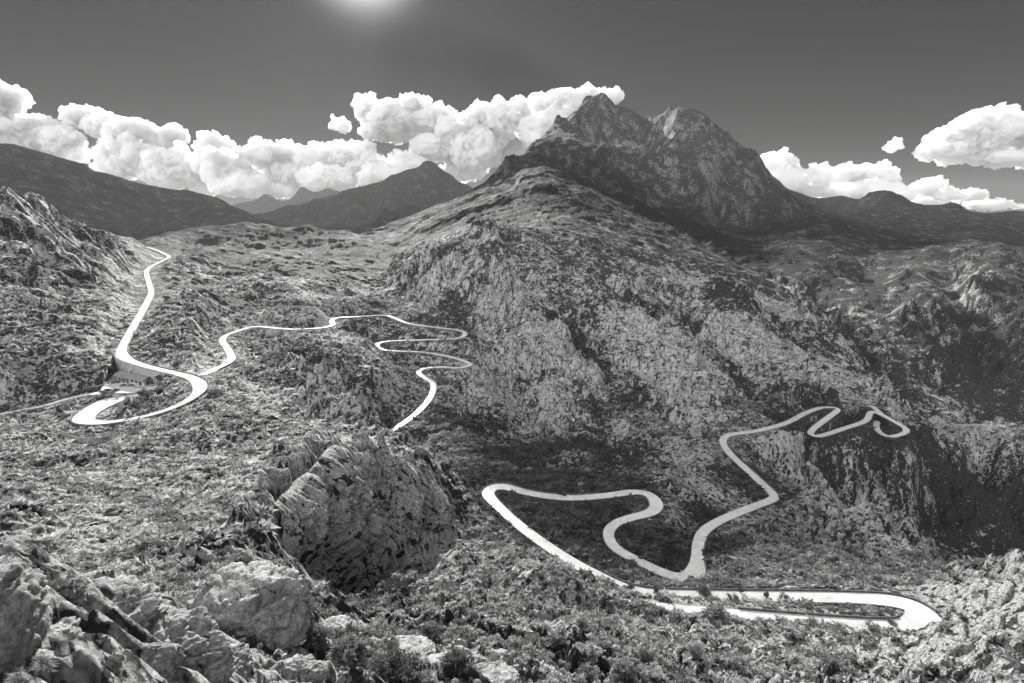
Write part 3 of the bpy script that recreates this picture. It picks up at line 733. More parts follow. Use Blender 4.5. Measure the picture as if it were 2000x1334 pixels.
cl_tex2 = bpy.data.textures.new('puff', 'CLOUDS'); cl_tex2.noise_scale = 110; cl_tex2.noise_depth = 2
cl_tex3 = bpy.data.textures.new('wisp', 'CLOUDS'); cl_tex3.noise_scale = 45; cl_tex3.noise_depth = 3
def cloud(name, label, blobs, c=13500, seed=0, mat=None, vox=30.0, puffs=16, flat=0.8):
    rs = np.random.default_rng(seed)
    Vs, Fs, nv = [], [], 0
    m_px = c / F
    def add(p, r, sq=(1, 1, 1)):
        nonlocal nv
        V, Fc = ICO3
        Vs.append(V * r * np.array(sq) + p); Fs.append(Fc + nv); nv += len(V)
    for (px, py, rx, ry) in blobs:
        cc = c + rs.uniform(-0.03, 0.05) * c
        p = unproj(px, py, cc); a, b_ = rx * m_px, ry * m_px
        add(p, 1.0, (a, max(a, b_) * 0.8, b_))
        for q in range(puffs):
            d = rs.normal(size=3); d /= np.linalg.norm(d)
            if d[2] < -0.25: d[2] *= -0.6
            pr = rs.uniform(0.16, 0.42) * min(a, b_)
            pp = p + d * np.array((a, max(a, b_) * .8, b_)) * rs.uniform(0.85, 1.0)
            add(pp, pr)
            for w_ in range(4):
                e = rs.normal(size=3); e /= np.linalg.norm(e)
                add(pp + e * pr * 0.9, pr * rs.uniform(0.25, 0.5))
    o = np_mesh(name, np.vstack(Vs), np.vstack(Fs), mat or M_CLOUD, tri=True)
    cen = np.vstack(Vs).mean(0)
    md = o.modifiers.new('r', 'REMESH'); md.mode = 'VOXEL'; md.voxel_size = vox
    for tx, st in ((cl_tex, 300), (cl_tex2, 200), (cl_tex3, 85)):
        d_ = o.modifiers.new('d', 'DISPLACE'); d_.texture = tx; d_.texture_coords = 'GLOBAL'; d_.strength = st; d_.mid_level = 0.5
    tag(o, label, 'cloud', 'cumulus clouds behind the mountains')
    return o
cloud('cloud', 'broken white cumulus at the far left edge of the sky, above the left hill', [(-60,230,80,60),(5,195,38,34),(30,262,60,34),(80,255,50,30),(120,275,40,30),(-40,280,80,50),(60,300,70,26),(150,300,28,18)], seed=3)
cloud('cloud', 'long cumulus with a shaded crest drifting above the left hills', [(165,228,42,20),(210,248,45,24),(260,262,48,28),(300,285,55,32),(345,268,26,18),(250,310,60,34),(330,330,60,38),(215,340,40,20),(395,345,40,40)], seed=4, c=14000)
cloud('cloud', 'rounded dark cored cloud over the gap between the hills', [(425,300,44,36),(440,340,40,42),(400,320,26,24),(470,360,60,26)], seed=5, c=12900)
cloud('cloud', 'flat lumpy cumulus row left of the pyramid peak', [(510,305,32,30),(560,305,36,26),(610,308,38,26),(660,318,42,36),(705,300,32,22),(560,345,50,30),(640,350,60,26),(720,330,40,26),(760,345,60,22),(530,370,60,18),(800,330,40,30)], seed=6, c=13600)
cloud('cloud', 'tall bright cumulus rising behind the pyramid peak', [(665,245,24,14),(718,215,24,28),(760,225,36,28),(800,215,34,30),(830,200,12,14),(850,240,44,32),(760,258,60,18),(900,262,40,36),(860,290,60,26),(905,330,46,24),(930,290,50,40)], seed=7, c=14400)
cloud('cloud', 'brilliant cumulus touching the left shoulder of the main summit', [(945,225,30,24),(985,240,45,40),(1010,222,30,26),(1060,205,26,22),(1110,215,50,40),(1150,195,40,24),(1190,192,28,18),(1000,280,70,40),(1080,270,60,50)], seed=8, c=14000)
cloud('cloud', 'small cumulus with a shaded head just right of the main summit', [(1525,330,38,28),(1505,320,24,18),(1540,352,40,22),(1590,352,34,24),(1560,372,60,16)], seed=9, c=13500)
cloud('cloud', 'low cumulus bank over the rocky knoll on the right', [(1640,348,32,26),(1680,355,36,34),(1720,345,28,24),(1650,378,50,16),(1735,378,46,18),(1700,372,50,20)], seed=10, c=13900)
cloud('cloud', 'thin ragged cloud low over the right horizon', [(1815,368,28,18),(1850,382,34,12),(1895,385,34,14),(1930,398,44,8),(1810,392,40,12),(1990,402,30,5)], seed=11, c=14200)
cloud('cloud', 'large solitary flat based cloud high at the right edge', [(1925,255,50,40),(1880,270,50,34),(1960,265,60,44),(2030,275,70,52),(1840,290,42,20),(1815,300,26,11),(1900,302,70,16),(2000,308,70,14)], seed=12, c=13000)
cloud('cloud', 'tiny wisp of cloud left of the large right hand cloud', [(1752,276,9,6),(1745,286,16,6),(1731,291,11,5)], seed=13, c=13500, vox=25, puffs=8)

# added cloud shaped blockers above the frame, put there to shade the valley roads
def shade_blocker(name, label, pts, t=9000.0, seed=1, th=70):
    rs = np.random.default_rng(seed); Vs, Fs, nv = [], [], 0
    for (x, y, z, rad) in pts:
        for q in range(5):
            V, Fc = ICO3
            p = np.array((x, y, z)) + np.array(sun_dir) * t + rs.normal(size=3) * np.array((rad * .25, rad * .25, 10))
            Vs.append(V * np.array((rad * rs.uniform(.6, .95), rad * rs.uniform(.6, .95), th)) + p); Fs.append(Fc + nv); nv += len(V)
    o = np_mesh(name, np.vstack(Vs), np.vstack(Fs), M_CLOUD, tri=True)
    md = o.modifiers.new('r', 'REMESH'); md.mode = 'VOXEL'; md.voxel_size = 16
    d_ = o.modifiers.new('d', 'DISPLACE'); d_.texture = cl_tex2; d_.texture_coords = 'GLOBAL'; d_.strength = 40
    return tag(o, label, 'cloud')
shade_blocker('cloud', 'added flat blocker above the frame shading the lower road loops', [(30,300,-150,70),(60,400,-160,110),(-10,420,-165,70),(130,330,-155,80),(150,450,-170,120),(250,400,-180,100),(260,520,-190,130),(340,430,-200,110),(400,560,-200,150),(60,520,-180,120),(360,350,-220,70),(500,500,-250,130),(480,640,-230,130)])
shade_blocker('cloud', 'small added blocker above the frame keeping the far switchbacks in shade', [(-250,555,-108,40),(-275,530,-106,35),(-190,670,-120,60),(-120,670,-125,70),(-60,640,-130,70),(-100,610,-140,60),(-40,590,-150,60),(-90,580,-148,35)], t=6200.0, seed=2, th=45)

# ------------------------------------------------------------------ small materials
def flat_mat(name, g, rough=0.7, spec=0.4, var=0.0, scale=3.0, metal=0.0):
    m, t, b, out = new_mat(name)
    co = node(t, 'ShaderNodeTexCoord').outputs['Object']
    n = noise_n(t, co, scale, 5, 0.6)
    setgrey(t, b, maprange(t, n, 0.3, 0.7, g * (1 - var), g * (1 + var)))
    b.inputs['Roughness'].default_value = rough; b.inputs['Specular IOR Level'].default_value = spec; b.inputs['Metallic'].default_value = metal
    return m
def masonry(name, lo, hi, sc=1.2):
    m, t, b, out = new_mat(name)
    co = node(t, 'ShaderNodeNewGeometry').outputs['Position']
    vo = node(t, 'ShaderNodeTexVoronoi', feature='DISTANCE_TO_EDGE'); vo.inputs['Scale'].default_value = sc; t.links.new(co, vo.inputs['Vector'])
    j = maprange(t, vo.outputs[0], 0.0, 0.08, 0.45, 1.0)
    n = noise_n(t, co, 0.5, 6, 0.65)
    setgrey(t, b, mathn(t, 'MULTIPLY', j, maprange(t, n, 0.3, 0.7, lo, hi)))
    b.inputs['Roughness'].default_value = 0.9
    bp = node(t, 'ShaderNodeBump'); bp.inputs['Distance'].default_value = 0.06; t.links.new(j, bp.inputs['Height']); t.links.new(bp.outputs[0], b.inputs['Normal'])
    return m
M_WALL = masonry('rubble_masonry', 0.22, 0.42)
M_PARAPET = masonry('parapet_stone', 0.06, 0.16, 2.0)
M_ROOF = flat_mat('weathered_roof', 0.20, 0.85, 0.2, 0.3, 0.6)
M_PLASTER = flat_mat('pale_plaster', 0.50, 0.85, 0.2, 0.2, 0.5)
M_DARK = flat_mat('dark_opening', 0.012, 0.4)
M_TYRE = flat_mat('tyre_rubber', 0.02, 0.8)
M_GLASS = flat_mat('car_glass', 0.02, 0.08, 0.8)
M_PAINTS = [flat_mat('car_paint', g, 0.25, 0.6) for g in (0.03, 0.6, 0.12, 0.3, 0.05)]
M_METAL = flat_mat('galvanised_steel', 0.35, 0.4, 0.5, metal=0.6)

def ground_z(x, y):
    th = math.atan2(x, y); lr = math.log(math.hypot(x, y))
    i = int(np.clip(np.searchsorted(TH, th) - 1, 0, nt - 2)); j = int(np.clip(np.searchsorted(LR, lr) - 1, 0, nr - 2))
    a = (th - TH[i]) / (TH[i + 1] - TH[i]); b = (lr - LR[j]) / (LR[j + 1] - LR[j])
    return float(Zf[i, j] * (1 - a) * (1 - b) + Zf[i + 1, j] * a * (1 - b) + Zf[i, j + 1] * (1 - a) * b + Zf[i + 1, j + 1] * a * b)

def on_ground(px, py, cmin=10, cmax=1500):
    """first place where the sight line through a photo pixel meets the ground"""
    c = cmin
    while c < cmax:
        p = unproj(px, py, c)
        if ground_z(p[0], p[1]) >= p[2]: break
        c *= 1.01
    return np.array([p[0], p[1], ground_z(p[0], p[1])])

def strip_wall(name, line, top, base, thick, mat, label, cat, group=None, coping=None):
    """a wall that follows a line: top and base heights per point"""
    T = np.gradient(line, axis=0); T[:, 2] = 0; T /= np.linalg.norm(T, axis=1)[:, None]
    N = np.stack([T[:, 1], -T[:, 0], np.zeros(len(T))], 1)
    V, Fc = [], []
    for p, nv, a, b in zip(line, N, top, base):
        for s_, z in ((-1, b), (-1, a), (1, a), (1, b)):
            q = p + nv * s_ * thick / 2; V.append((q[0], q[1], z))
    m = len(line)
    for i in range(m - 1):
        for j in range(4):
            a = i * 4 + j; b = i * 4 + (j + 1) % 4
            Fc.append((a, b, b + 4, a + 4))
    Fc += [(0, 3, 2, 1), tuple((m - 1) * 4 + j for j in range(4))]
    root = bpy.data.objects.new(name, None); COL.objects.link(root)
    org = Vector(line[m // 2]); org.z = float(np.min(base)); root.location = org
    body = mesh_obj('masonry', [Vector(v) - org for v in V], Fc, mat, root)
    if coping:
        V2, F2 = [], []
        for p, nv, a in zip(line, N, top):
            for s_, z in ((-1, a - 0.02), (-1, a + coping), (1, a + coping), (1, a - 0.02)):
                q = p + nv * s_ * (thick / 2 + 0.08); V2.append(Vector((q[0], q[1], z)) - org)
        F2 = [f for f in Fc]
        mesh_obj('coping', V2, F2, M_PARAPET, root)
    return tag(root, label, cat, group)

# ------------------------------------------------------------------ retaining walls
tops = Lm[wi0:wi1, 2] + 0.5
u_ = np.linspace(0, 1, len(WALL))
strip_wall('retaining_wall', WALL[::3], tops[::3], np.full(len(WALL[::3]), PADZ - 1.5), 0.7, M_WALL, 'tall pale retaining wall holding up the bright road behind the flat roofed building', 'wall', None, 0.15)
arc = catmull([on_ground(x_, y_, 200) for x_, y_ in ((122, 858), (138, 865), (160, 869), (190, 869), (215, 863), (234, 856))], 1.5)
for _ in range(6): arc[1:-1] = (arc[:-2] + 2 * arc[1:-1] + arc[2:]) / 4
arc[:, 2] += 2.4
strip_wall('retaining_wall', arc, arc[:, 2] + 0.6, arc[:, 2] - 3.2, 0.7, M_WALL, 'curved stone wall standing below the left hairpin bend', 'wall', None, 0.15)
def roadwall(road, i, j, toward, label, h=0.55, deep=1.0, mat=None, name='parapet_wall', cop=None, group='low parapet walls along the roads'):
    """wall along a road between its knots i and j, on the side that points along `toward` (x, y) halfway"""
    r = ROADS[road]; L = r['line']; T, N = frames(L)
    i0, i1 = [int(np.argmin(np.linalg.norm(L - r['knots'][q], axis=1))) for q in (i, j)]
    m = (i0 + i1) // 2
    sg = 1.0 if N[m][0] * toward[0] + N[m][1] * toward[1] > 0 else -1.0
    ln = L[i0:i1] + N[i0:i1] * (sg * (r['ws'][i0:i1, None] + 0.45))
    keep = [0]
    for q in range(1, len(ln)):
        if np.dot(ln[q] - ln[keep[-1]], T[i0 + q]) > 1.0: keep.append(q)
    ln = ln[keep]
    dp = deep(len(ln)) if callable(deep) else np.full(len(ln), deep)
    return strip_wall(name, ln, ln[:, 2] + h, ln[:, 2] - dp, 0.4, mat or M_PARAPET, label, 'wall', group, cop)
NEAR, FAR_, RIGHT, LEFT = (0, -1), (0, 1), (1, 0), (-1, 0)
G2 = 'retaining walls under the far bends'
roadwall('mountain_road', 3, 11, RIGHT, 'parapet along the right side of the long straight road on the left')
roadwall('mountain_road', 12, 15, FAR_, 'parapet on the slope side where the left road swings above the retaining wall')
roadwall('mountain_road', 15, 21, RIGHT, 'parapet round the outside of the broad bend above the building')
roadwall('mountain_road', 21, 27, NEAR, 'parapet round the tip of the left hairpin bend')
roadwall('branch_road', 1, 6, RIGHT, 'parapet on the outer edge where the narrow road branches off')
roadwall('branch_road', 8, 11, NEAR, 'pale wall under the level stretch of the narrow road', deep=2.5, mat=M_WALL, name='retaining_wall', group=G2)
roadwall('branch_road', 14, 19, NEAR, 'wall carrying the topmost leg of the far bends', deep=3.0, mat=M_WALL, name='retaining_wall', group=G2)
roadwall('branch_road', 20, 24, NEAR, 'wall under the second leg of the far bends', deep=4.0, mat=M_WALL, name='retaining_wall', group=G2)
roadwall('branch_road', 26, 29, NEAR, 'wall under the third leg of the far bends', deep=3.5, mat=M_WALL, name='retaining_wall', group=G2)
bulge = lambda n_: 2 + 8 * np.sin(np.linspace(0, np.pi, n_)) ** 1.5
roadwall('branch_road', 31, 34, NEAR, 'deep bulging grey wall below the lowest far hairpin', deep=bulge, mat=M_WALL, name='retaining_wall', group=G2)
roadwall('branch_road', 36, 41, RIGHT, 'wall on the valley side of the last stretch before the spur', deep=3.5, mat=M_WALL, name='retaining_wall', group=G2)
roadwall('coast_road', 3, 6, FAR_, 'dark parapet on the far edge of the lowest road leg')
roadwall('coast_road', 8, 14, FAR_, 'dark parapet behind the wide right hairpin and the leg leaving it')
roadwall('coast_road', 18, 23, FAR_, 'parapet on the tip of the big left loop')
roadwall('coast_road', 24, 28, FAR_, 'parapet around the inner loop beside the rock face')
roadwall('coast_road', 35, 39, RIGHT, 'parapet outside the sharp bend at the foot of the loops')
roadwall('coast_road', 40, 46, RIGHT, 'parapet on the ravine side of the road climbing right')
roadwall('coast_road', 51, 55, FAR_, 'wall behind the first tight bend of the far right zigzag', deep=1.5)

# ------------------------------------------------------------------ roadside building
def quadbox(name, q, z0, z1, mat, parent, org):
    V = [Vector((p[0], p[1], z)) - org for z in (z0, z1) for p in q]
    n_ = len(q)
    Fc = [tuple(range(n_ - 1, -1, -1)), tuple(range(n_, 2 * n_))] + [(i, (i + 1) % n_, (i + 1) % n_ + n_, i + n_) for i in range(n_)]
    return mesh_obj(name, V, Fc, mat, parent)
qa = [at_z(222, 733, -100.2)[:2], at_z(277, 745, -100.2)[:2], at_z(297, 735.5, -100.2)[:2], at_z(246, 723, -100.2)[:2]]
A_, D_, C_, B_ = [np.array(q) for q in qa]
org = Vector((A_[0], A_[1], PADZ))
bld = bpy.data.objects.new('roadside_building', None); COL.objects.link(bld); bld.location = org
tag(bld, 'low building with a broad pale roof under the retaining wall', 'building')
def lerp(a, b, t): return a * (1 - t) + b * t
def bq(u0, v0, u1, v1):
    def pt(u, v): return lerp(lerp(A_, D_, u), lerp(B_, C_, u), v)
    return [pt(u0, v0), pt(u1, v0), pt(u1, v1), pt(u0, v1)]
quadbox('wall', bq(0.45, 0.22, 0.985, 0.97), PADZ - .3, -100.35, M_PLASTER, bld, org)
quadbox('porch_back_wall', bq(0.02, 0.5, 0.45, 0.97), PADZ - .3, -100.35, M_PLASTER, bld, org)
for u in (0.02, 0.16, 0.30, 0.44):
    quadbox('porch_post', bq(u, 0.03, u + 0.012, 0.06), PADZ - .3, -100.35, M_DARK, bld, org)
# roof: gently pitched slab, ridge along its length
def rp(u, v, z): p = lerp(lerp(A_, D_, u), lerp(B_, C_, u), v); return Vector((p[0], p[1], z)) - org
RV, RF = [], []
for dz in (0.0, 0.22):
    for u in (-0.03, 1.03):
        for v, z in ((-0.05, -100.5), (0.5, -99.2), (1.03, -100.3)): RV.append(rp(u, v, z + dz))
RF = [(0, 1, 4, 3), (1, 2, 5, 4), (6, 9, 10, 7), (7, 10, 11, 8), (0, 3, 9, 6), (2, 8, 11, 5), (0, 6, 7, 1), (1, 7, 8, 2), (3, 4, 10, 9), (4, 5, 11, 10)]
rf = mesh_obj('roof', RV, RF, M_ROOF, bld)
quadbox('chimney', bq(0.30, 0.62, 0.335, 0.72), -99.9, -97.9, M_PLASTER, rf, Vector((0, 0, 0)) + org)
for (u0, u1, z0, z1, nm) in ((0.52, 0.60, -103.4, -101.6, 'window'), (0.66, 0.74, -103.4, -101.6, 'window'), (0.80, 0.88, PADZ, -101.4, 'door')):
    quadbox(nm, bq(u0, 0.205, u1, 0.235), z0, z1, M_DARK, bld, org)
qe = [lerp(D_, C_, 0.45), lerp(D_, C_, 0.62)]
dn = (D_ - A_) / np.linalg.norm(D_ - A_)
quadbox('door', [lerp(A_, D_, .98) * 0 + qe[0] - dn * 1.0, qe[0] + dn * 0.1 - dn * .35, qe[1] + dn * 0.1 - dn * .35, qe[1] - dn * 1.0], PADZ, -101.5, M_DARK, bld, org)
tw = catmull([at_z(262, 756, PADZ + .8), at_z(290, 754, PADZ + .8), at_z(318, 748.5, PADZ + .8)], 2.0)
strip_wall('terrace_wall', tw, tw[:, 2] + 0.1, tw[:, 2] - 2.2, 0.5, M_WALL, 'low terrace wall in front of the building', 'wall')

# ------------------------------------------------------------------ parked cars
def car_mesh(name, sections, mat, parent):
    """loft of rounded cross sections along x: (x, half width, z low, z high, top half width)"""
    V, Fc = [], []
    for (x, hw, zl, zh, tw_) in sections:
        ring = [(-hw * .94, zl), (-hw, zl + .18 * (zh - zl)), (-hw, zl + .6 * (zh - zl)), (-tw_, zh - .04 * (zh - zl)), (-tw_ * .8, zh), (tw_ * .8, zh), (tw_, zh - .04 * (zh - zl)), (hw, zl + .6 * (zh - zl)), (hw, zl + .18 * (zh - zl)), (hw * .94, zl)]
        V += [(x, y, z) for y, z in ring]
    n_ = 10
    for i in range(len(sections) - 1):
        for j in range(n_):
            a = i * n_ + j; b = i * n_ + (j + 1) % n_
            Fc.append((a, b, b + n_, a + n_))
    Fc += [tuple(range(n_ - 1, -1, -1)), tuple((len(sections) - 1) * n_ + j for j in range(n_))]
    return mesh_obj(name, V, Fc, mat, parent, smooth=False)
def wheel_mesh(name, x, y, parent):
    bm = bmesh.new(); bmesh.ops.create_cone(bm, cap_ends=True, segments=16, radius1=.32, radius2=.32, depth=.22, matrix=Matrix.Translation((x, y, .32)) @ Matrix.Rotation(math.pi / 2, 4, 'X'))
    me = bpy.data.meshes.new(name); bm.to_mesh(me); bm.free(); me.materials.append(M_TYRE)
    o = bpy.data.objects.new(name, me); COL.objects.link(o); o.parent = parent
    bm = bmesh.new(); bmesh.ops.create_cone(bm, cap_ends=True, segments=12, radius1=.19, radius2=.19, depth=.235, matrix=Matrix.Translation((x, y, .32)) @ Matrix.Rotation(math.pi / 2, 4, 'X'))
    me = bpy.data.meshes.new('rim'); bm.to_mesh(me); bm.free(); me.materials.append(M_METAL)
    o2 = bpy.data.objects.new('rim', me); COL.objects.link(o2); o2.parent = o
    return o
def make_car(mat):
    root = bpy.data.objects.new('parked_car', None); COL.objects.link(root)
    car_mesh('body', [(-2.15, .70, .38, .78, .62), (-2.05, .82, .25, .90, .72), (-1.2, .86, .22, .95, .76), (0.7, .86, .22, .96, .76), (1.7, .84, .24, .84, .70), (2.08, .76, .28, .66, .60), (2.15, .66, .36, .56, .5)], mat, root)
    car_mesh('cabin', [(-1.95, .70, .88, .95, .66), (-1.45, .74, .90, 1.40, .58), (-.2, .75, .90, 1.47, .60), (.35, .74, .90, 1.40, .58), (1.15, .70, .88, .96, .66)], M_GLASS, root)
    car_mesh('roof', [(-1.42, .57, 1.39, 1.43, .50), (-.2, .60, 1.46, 1.50, .52), (.33, .57, 1.39, 1.43, .50)], mat, root)
    for x in (-1.35, 1.35):
        for y in (-.78, .78): wheel_mesh('wheel', x, y, root)
    for y in (-.6, .6):
        mesh_obj('headlight', [(2.06, y - .13, .55), (2.06, y + .13, .55), (2.06, y + .13, .68), (2.06, y - .13, .68), (2.15, y - .1, .56), (2.15, y + .1, .56), (2.10, y + .1, .67), (2.10, y - .1, .67)],
                 [(4, 5, 6, 7), (0, 4, 7, 3), (1, 2, 6, 5), (3, 7, 6, 2), (0, 1, 5, 4)], M_METAL, root)
    return root
def copy_tree(o, parent=None):
    c = o.copy(); COL.objects.link(c); c.parent = parent
    for ch in list(o.children): copy_tree(ch, c)
    return c
cars = [(226, 748.8, 15, 0, 'dark car parked under the eave of the low building'),
        (210.5, 753.8, 5, 1, 'pale car parked at the left end of the car park'),
        (242, 754.8, 20, 4, 'black car parked in front of the building porch'),
        (256, 757.5, 10, 2, 'grey car nearest the terrace wall in the car park'),
        (188, 760, 35, 3, 'silver car alone where the pale track leaves the car park'),
        (211.5, 767.5, 60, 0, 'dark car standing at the roadside above the hairpin, left one of the pair'),
        (227, 766.2, 70, 4, 'dark car standing at the roadside above the hairpin, right one of the pair')]
protos = {}
for (px, py, rot, mi, lab) in cars:
    if mi not in protos: c_ = protos[mi] = make_car(M_PAINTS[mi])
    else: c_ = copy_tree(protos[mi])
    p = on_ground(px, py, 250)
    c_.location = p + np.array([0, 0, 0.28 if (py > 758) else 0.02]); c_.rotation_euler = (0, 0, math.radians(rot)); c_.scale = (1.05, 1.05, 1.05)
    tag(c_, lab, 'car', 'cars parked by the roadside building')

# ------------------------------------------------------------------ people on the left hairpin
M_SKIN = flat_mat('skin', 0.3); M_CLOTH = flat_mat('dark_clothing', 0.03, 0.9); M_CLOTH2 = flat_mat('grey_clothing', 0.10, 0.9)
def skin_body(name, J, Eg, rad, mat, parent=None):
    me = bpy.data.meshes.new(name); me.from_pydata(J, Eg, []); me.update()
    o = bpy.data.objects.new(name, me); COL.objects.link(o); o.parent = parent
    md = o.modifiers.new('skin', 'SKIN'); sb = o.modifiers.new('sub', 'SUBSURF'); sb.levels = 2; sb.render_levels = 2
    if not me.skin_vertices: bpy.context.view_layer.objects.active = o; 
    sv = me.skin_vertices[0].data if me.skin_vertices else None
    if sv:
        for i, r in enumerate(rad): sv[i].radius = (r, r)
        sv[0].use_root = True
    me.materials.append(mat)
    return o
def person(loc, rot, label, mat, stride=0.22):
    J = [(0, 0, .95), (0, 0, 1.15), (0, 0, 1.38), (0, 0, 1.50), (.02, 0, 1.62), (.02, 0, 1.72),
         (0, .10, .90), (stride, .11, .50), (stride * .8, .11, .08), (stride * .8 + .16, .11, .03),
         (0, -.10, .90), (-stride * .3, -.11, .50), (-stride, -.11, .10), (-stride + .14, -.11, .03),
         (0, .19, 1.40), (-.08, .24, 1.13), (.05, .24, .90), (.08, .23, .80), (0, -.19, 1.40), (.08, -.24, 1.13), (.2, -.22, .92), (.26, -.21, .84)]
    Eg = [(0, 1), (1, 2), (2, 3), (3, 4), (4, 5), (0, 6), (6, 7), (7, 8), (8, 9), (0, 10), (10, 11), (11, 12), (12, 13), (2, 14), (14, 15), (15, 16), (16, 17), (2, 18), (18, 19), (19, 20), (20, 21)]
    rad = [.14, .13, .14, .055, .10, .08, .095, .06, .042, .035, .095, .06, .042, .035, .06, .045, .032, .03, .06, .045, .032, .03]
    o = skin_body('person', J, Eg, rad, mat)
    o.location = loc; o.rotation_euler = (0, 0, rot)
    return tag(o, label, 'person', 'people on the left hairpin road')
for (px, py, rot, lab, mt) in ((348, 787, 0.3, 'person walking on the bend right of the hairpin, highest of the three on the road', M_CLOTH),
                               (274, 816, 2.6, 'person walking on the lower leg of the hairpin, between the other two figures', M_CLOTH2)):
    i = nearest_i(Lm, px, py, at_z(px, py, -104)[2] if False else float(np.interp(px, [240, 350], [-106.3, -101.8])))
    person(Lm[i] + np.array([0, 0, .06]) + Nm[i] * 1.4, rot, lab, mt)
# cyclist
i = nearest_i(Lm, 247, 820, -106.2)
bk = bpy.data.objects.new('bicycle', None); COL.objects.link(bk); bk.location = Lm[i] + np.array([0, 0, .06]); ang = math.atan2(Tm[i][1], Tm[i][0]); bk.rotation_euler = (0, 0, ang)
tag(bk, 'road bicycle ridden near the tip of the left hairpin', 'bicycle')
for x in (-.5, .5):
    bm = bmesh.new()
    V, Fc = [], []
    for a in range(24):
        for b in range(6):
            R_ = .33 + .022 * math.cos(b * math.pi / 3); al = a * math.pi / 12
            V.append((x + R_ * math.cos(al), .022 * math.sin(b * math.pi / 3), .35 + R_ * math.sin(al)))
    for a in range(24):
        for b in range(6):
            Fc.append((a * 6 + b, a * 6 + (b + 1) % 6, ((a + 1) % 24) * 6 + (b + 1) % 6, ((a + 1) % 24) * 6 + b))
    mesh_obj('wheel', V, Fc, M_TYRE, bk); bm.free()
def tubes(name, segs, r, mat, parent):
    V, Fc = [], []
    for a, b in segs:
        a, b = Vector(a), Vector(b); d = (b - a).normalized(); s1 = d.orthogonal().normalized(); s2 = d.cross(s1); k0 = len(V)
        for p in (a, b):
            for q in range(6): V.append(p + (s1 * math.cos(q * math.pi / 3) + s2 * math.sin(q * math.pi / 3)) * r)
        for q in range(6): Fc.append((k0 + q, k0 + (q + 1) % 6, k0 + 6 + (q + 1) % 6, k0 + 6 + q))
    return mesh_obj(name, V, Fc, mat, parent)
tubes('frame', [((-.5, 0, .35), (-.1, 0, .32)), ((-.1, 0, .32), (-.25, 0, .9)), ((-.1, 0, .32), (.38, 0, .8)), ((-.22, 0, .8), (.36, 0, .85)), ((-.5, 0, .35), (-.22, 0, .8)), ((.36, 0, .95), (.5, 0, .35))], .018, M_METAL, bk)
tubes('handlebar', [((.38, -.2, .98), (.38, .2, .98)), ((.36, 0, .9), (.38, 0, .98))], .016, M_TYRE, bk)
tubes('saddle', [((-.38, 0, .95), (-.14, 0, .95)), ((-.36, -.05, .95), (-.36, .05, .95))], .035, M_TYRE, bk)
J = [(-.22, 0, 1.02), (-.02, 0, 1.22), (.16, 0, 1.40), (.24, 0, 1.48), (.30, 0, 1.58), (.32, 0, 1.67), (-.18, .09, .98), (.12, .10, .72), (-.05, .10, .30), (.08, .10, .24), (-.18, -.09, .98), (.06, -.10, .80), (-.12, -.10, .46), (.02, -.10, .42),
     (.16, .18, 1.38), (.26, .22, 1.14), (.38, .19, 1.01), (.16, -.18, 1.38), (.26, -.22, 1.14), (.38, -.19, 1.01)]
Eg = [(0, 1), (1, 2), (2, 3), (3, 4), (4, 5), (0, 6), (6, 7), (7, 8), (8, 9), (0, 10), (10, 11), (11, 12), (12, 13), (2, 14), (14, 15), (15, 16), (2, 17), (17, 18), (18, 19)]
rad = [.13, .12, .13, .055, .10, .08, .09, .06, .04, .035, .09, .06, .04, .035, .055, .04, .03, .055, .04, .03]
cy = skin_body('person', J, Eg, rad, M_CLOTH); cy.location = bk.location; cy.rotation_euler = (0, 0, ang)
tag(cy, 'cyclist in dark clothing bent over the handlebar near the hairpin tip', 'person', 'people on the left hairpin road')
# guard posts along the hairpin

# ------------------------------------------------------------------ boulders near the viewpoint
def boulder_material():
    m, t, b, out = new_mat('grey_limestone')
    co = node(t, 'ShaderNodeNewGeometry').outputs['Position']
    n1 = noise_n(t, co, 0.8, 9, 0.65); n2 = noise_n(t, co, 7.0, 7, 0.7)
    vo = node(t, 'ShaderNodeTexVoronoi', feature='DISTANCE_TO_EDGE'); vo.inputs['Scale'].default_value = 0.42
    nn = node(t, 'ShaderNodeTexNoise'); nn.inputs['Scale'].default_value = 0.9; nn.inputs['Detail'].default_value = 6
    wv = node(t, 'ShaderNodeVectorMath', operation='MULTIPLY_ADD'); wv.inputs[1].default_value = (1.5,) * 3
    t.links.new(co, nn.inputs['Vector']); t.links.new(nn.outputs[1], wv.inputs[0]); t.links.new(co, wv.inputs[2]); t.links.new(wv.outputs[0], vo.inputs['Vector'])
    cr = maprange(t, mathn(t, 'ADD', vo.outputs[0], mathn(t, 'MULTIPLY', maprange(t, n1, 0.4, 0.55, 0.0, 1.0), 0.05)), 0.0, 0.03, 0.0, 1.0)
    base = mathn(t, 'MULTIPLY', maprange(t, n1, 0.3, 0.7, 0.24, 0.54), maprange(t, n2, 0.3, 0.6, 0.45, 1.1))
    setgrey(t, b, mathn(t, 'MULTIPLY', base, mixf(t, cr, 0.12, 1.0)))
    b.inputs['Roughness'].default_value = 0.85; b.inputs['Specular IOR Level'].default_value = 0.25
    h = mathn(t, 'ADD', mathn(t, 'MULTIPLY', n1, 1.2), mathn(t, 'ADD', mathn(t, 'MULTIPLY', n2, 0.18), mathn(t, 'MULTIPLY', cr, 0.12)))
    bp = node(t, 'ShaderNodeBump'); bp.inputs['Distance'].default_value = 1.0; bp.inputs['Strength'].default_value = 0.9
    t.links.new(h, bp.inputs['Height']); t.links.new(bp.outputs[0], b.inputs['Normal'])
    return m
M_BOULDER = boulder_material()
ICO6 = ico_arrays(6)
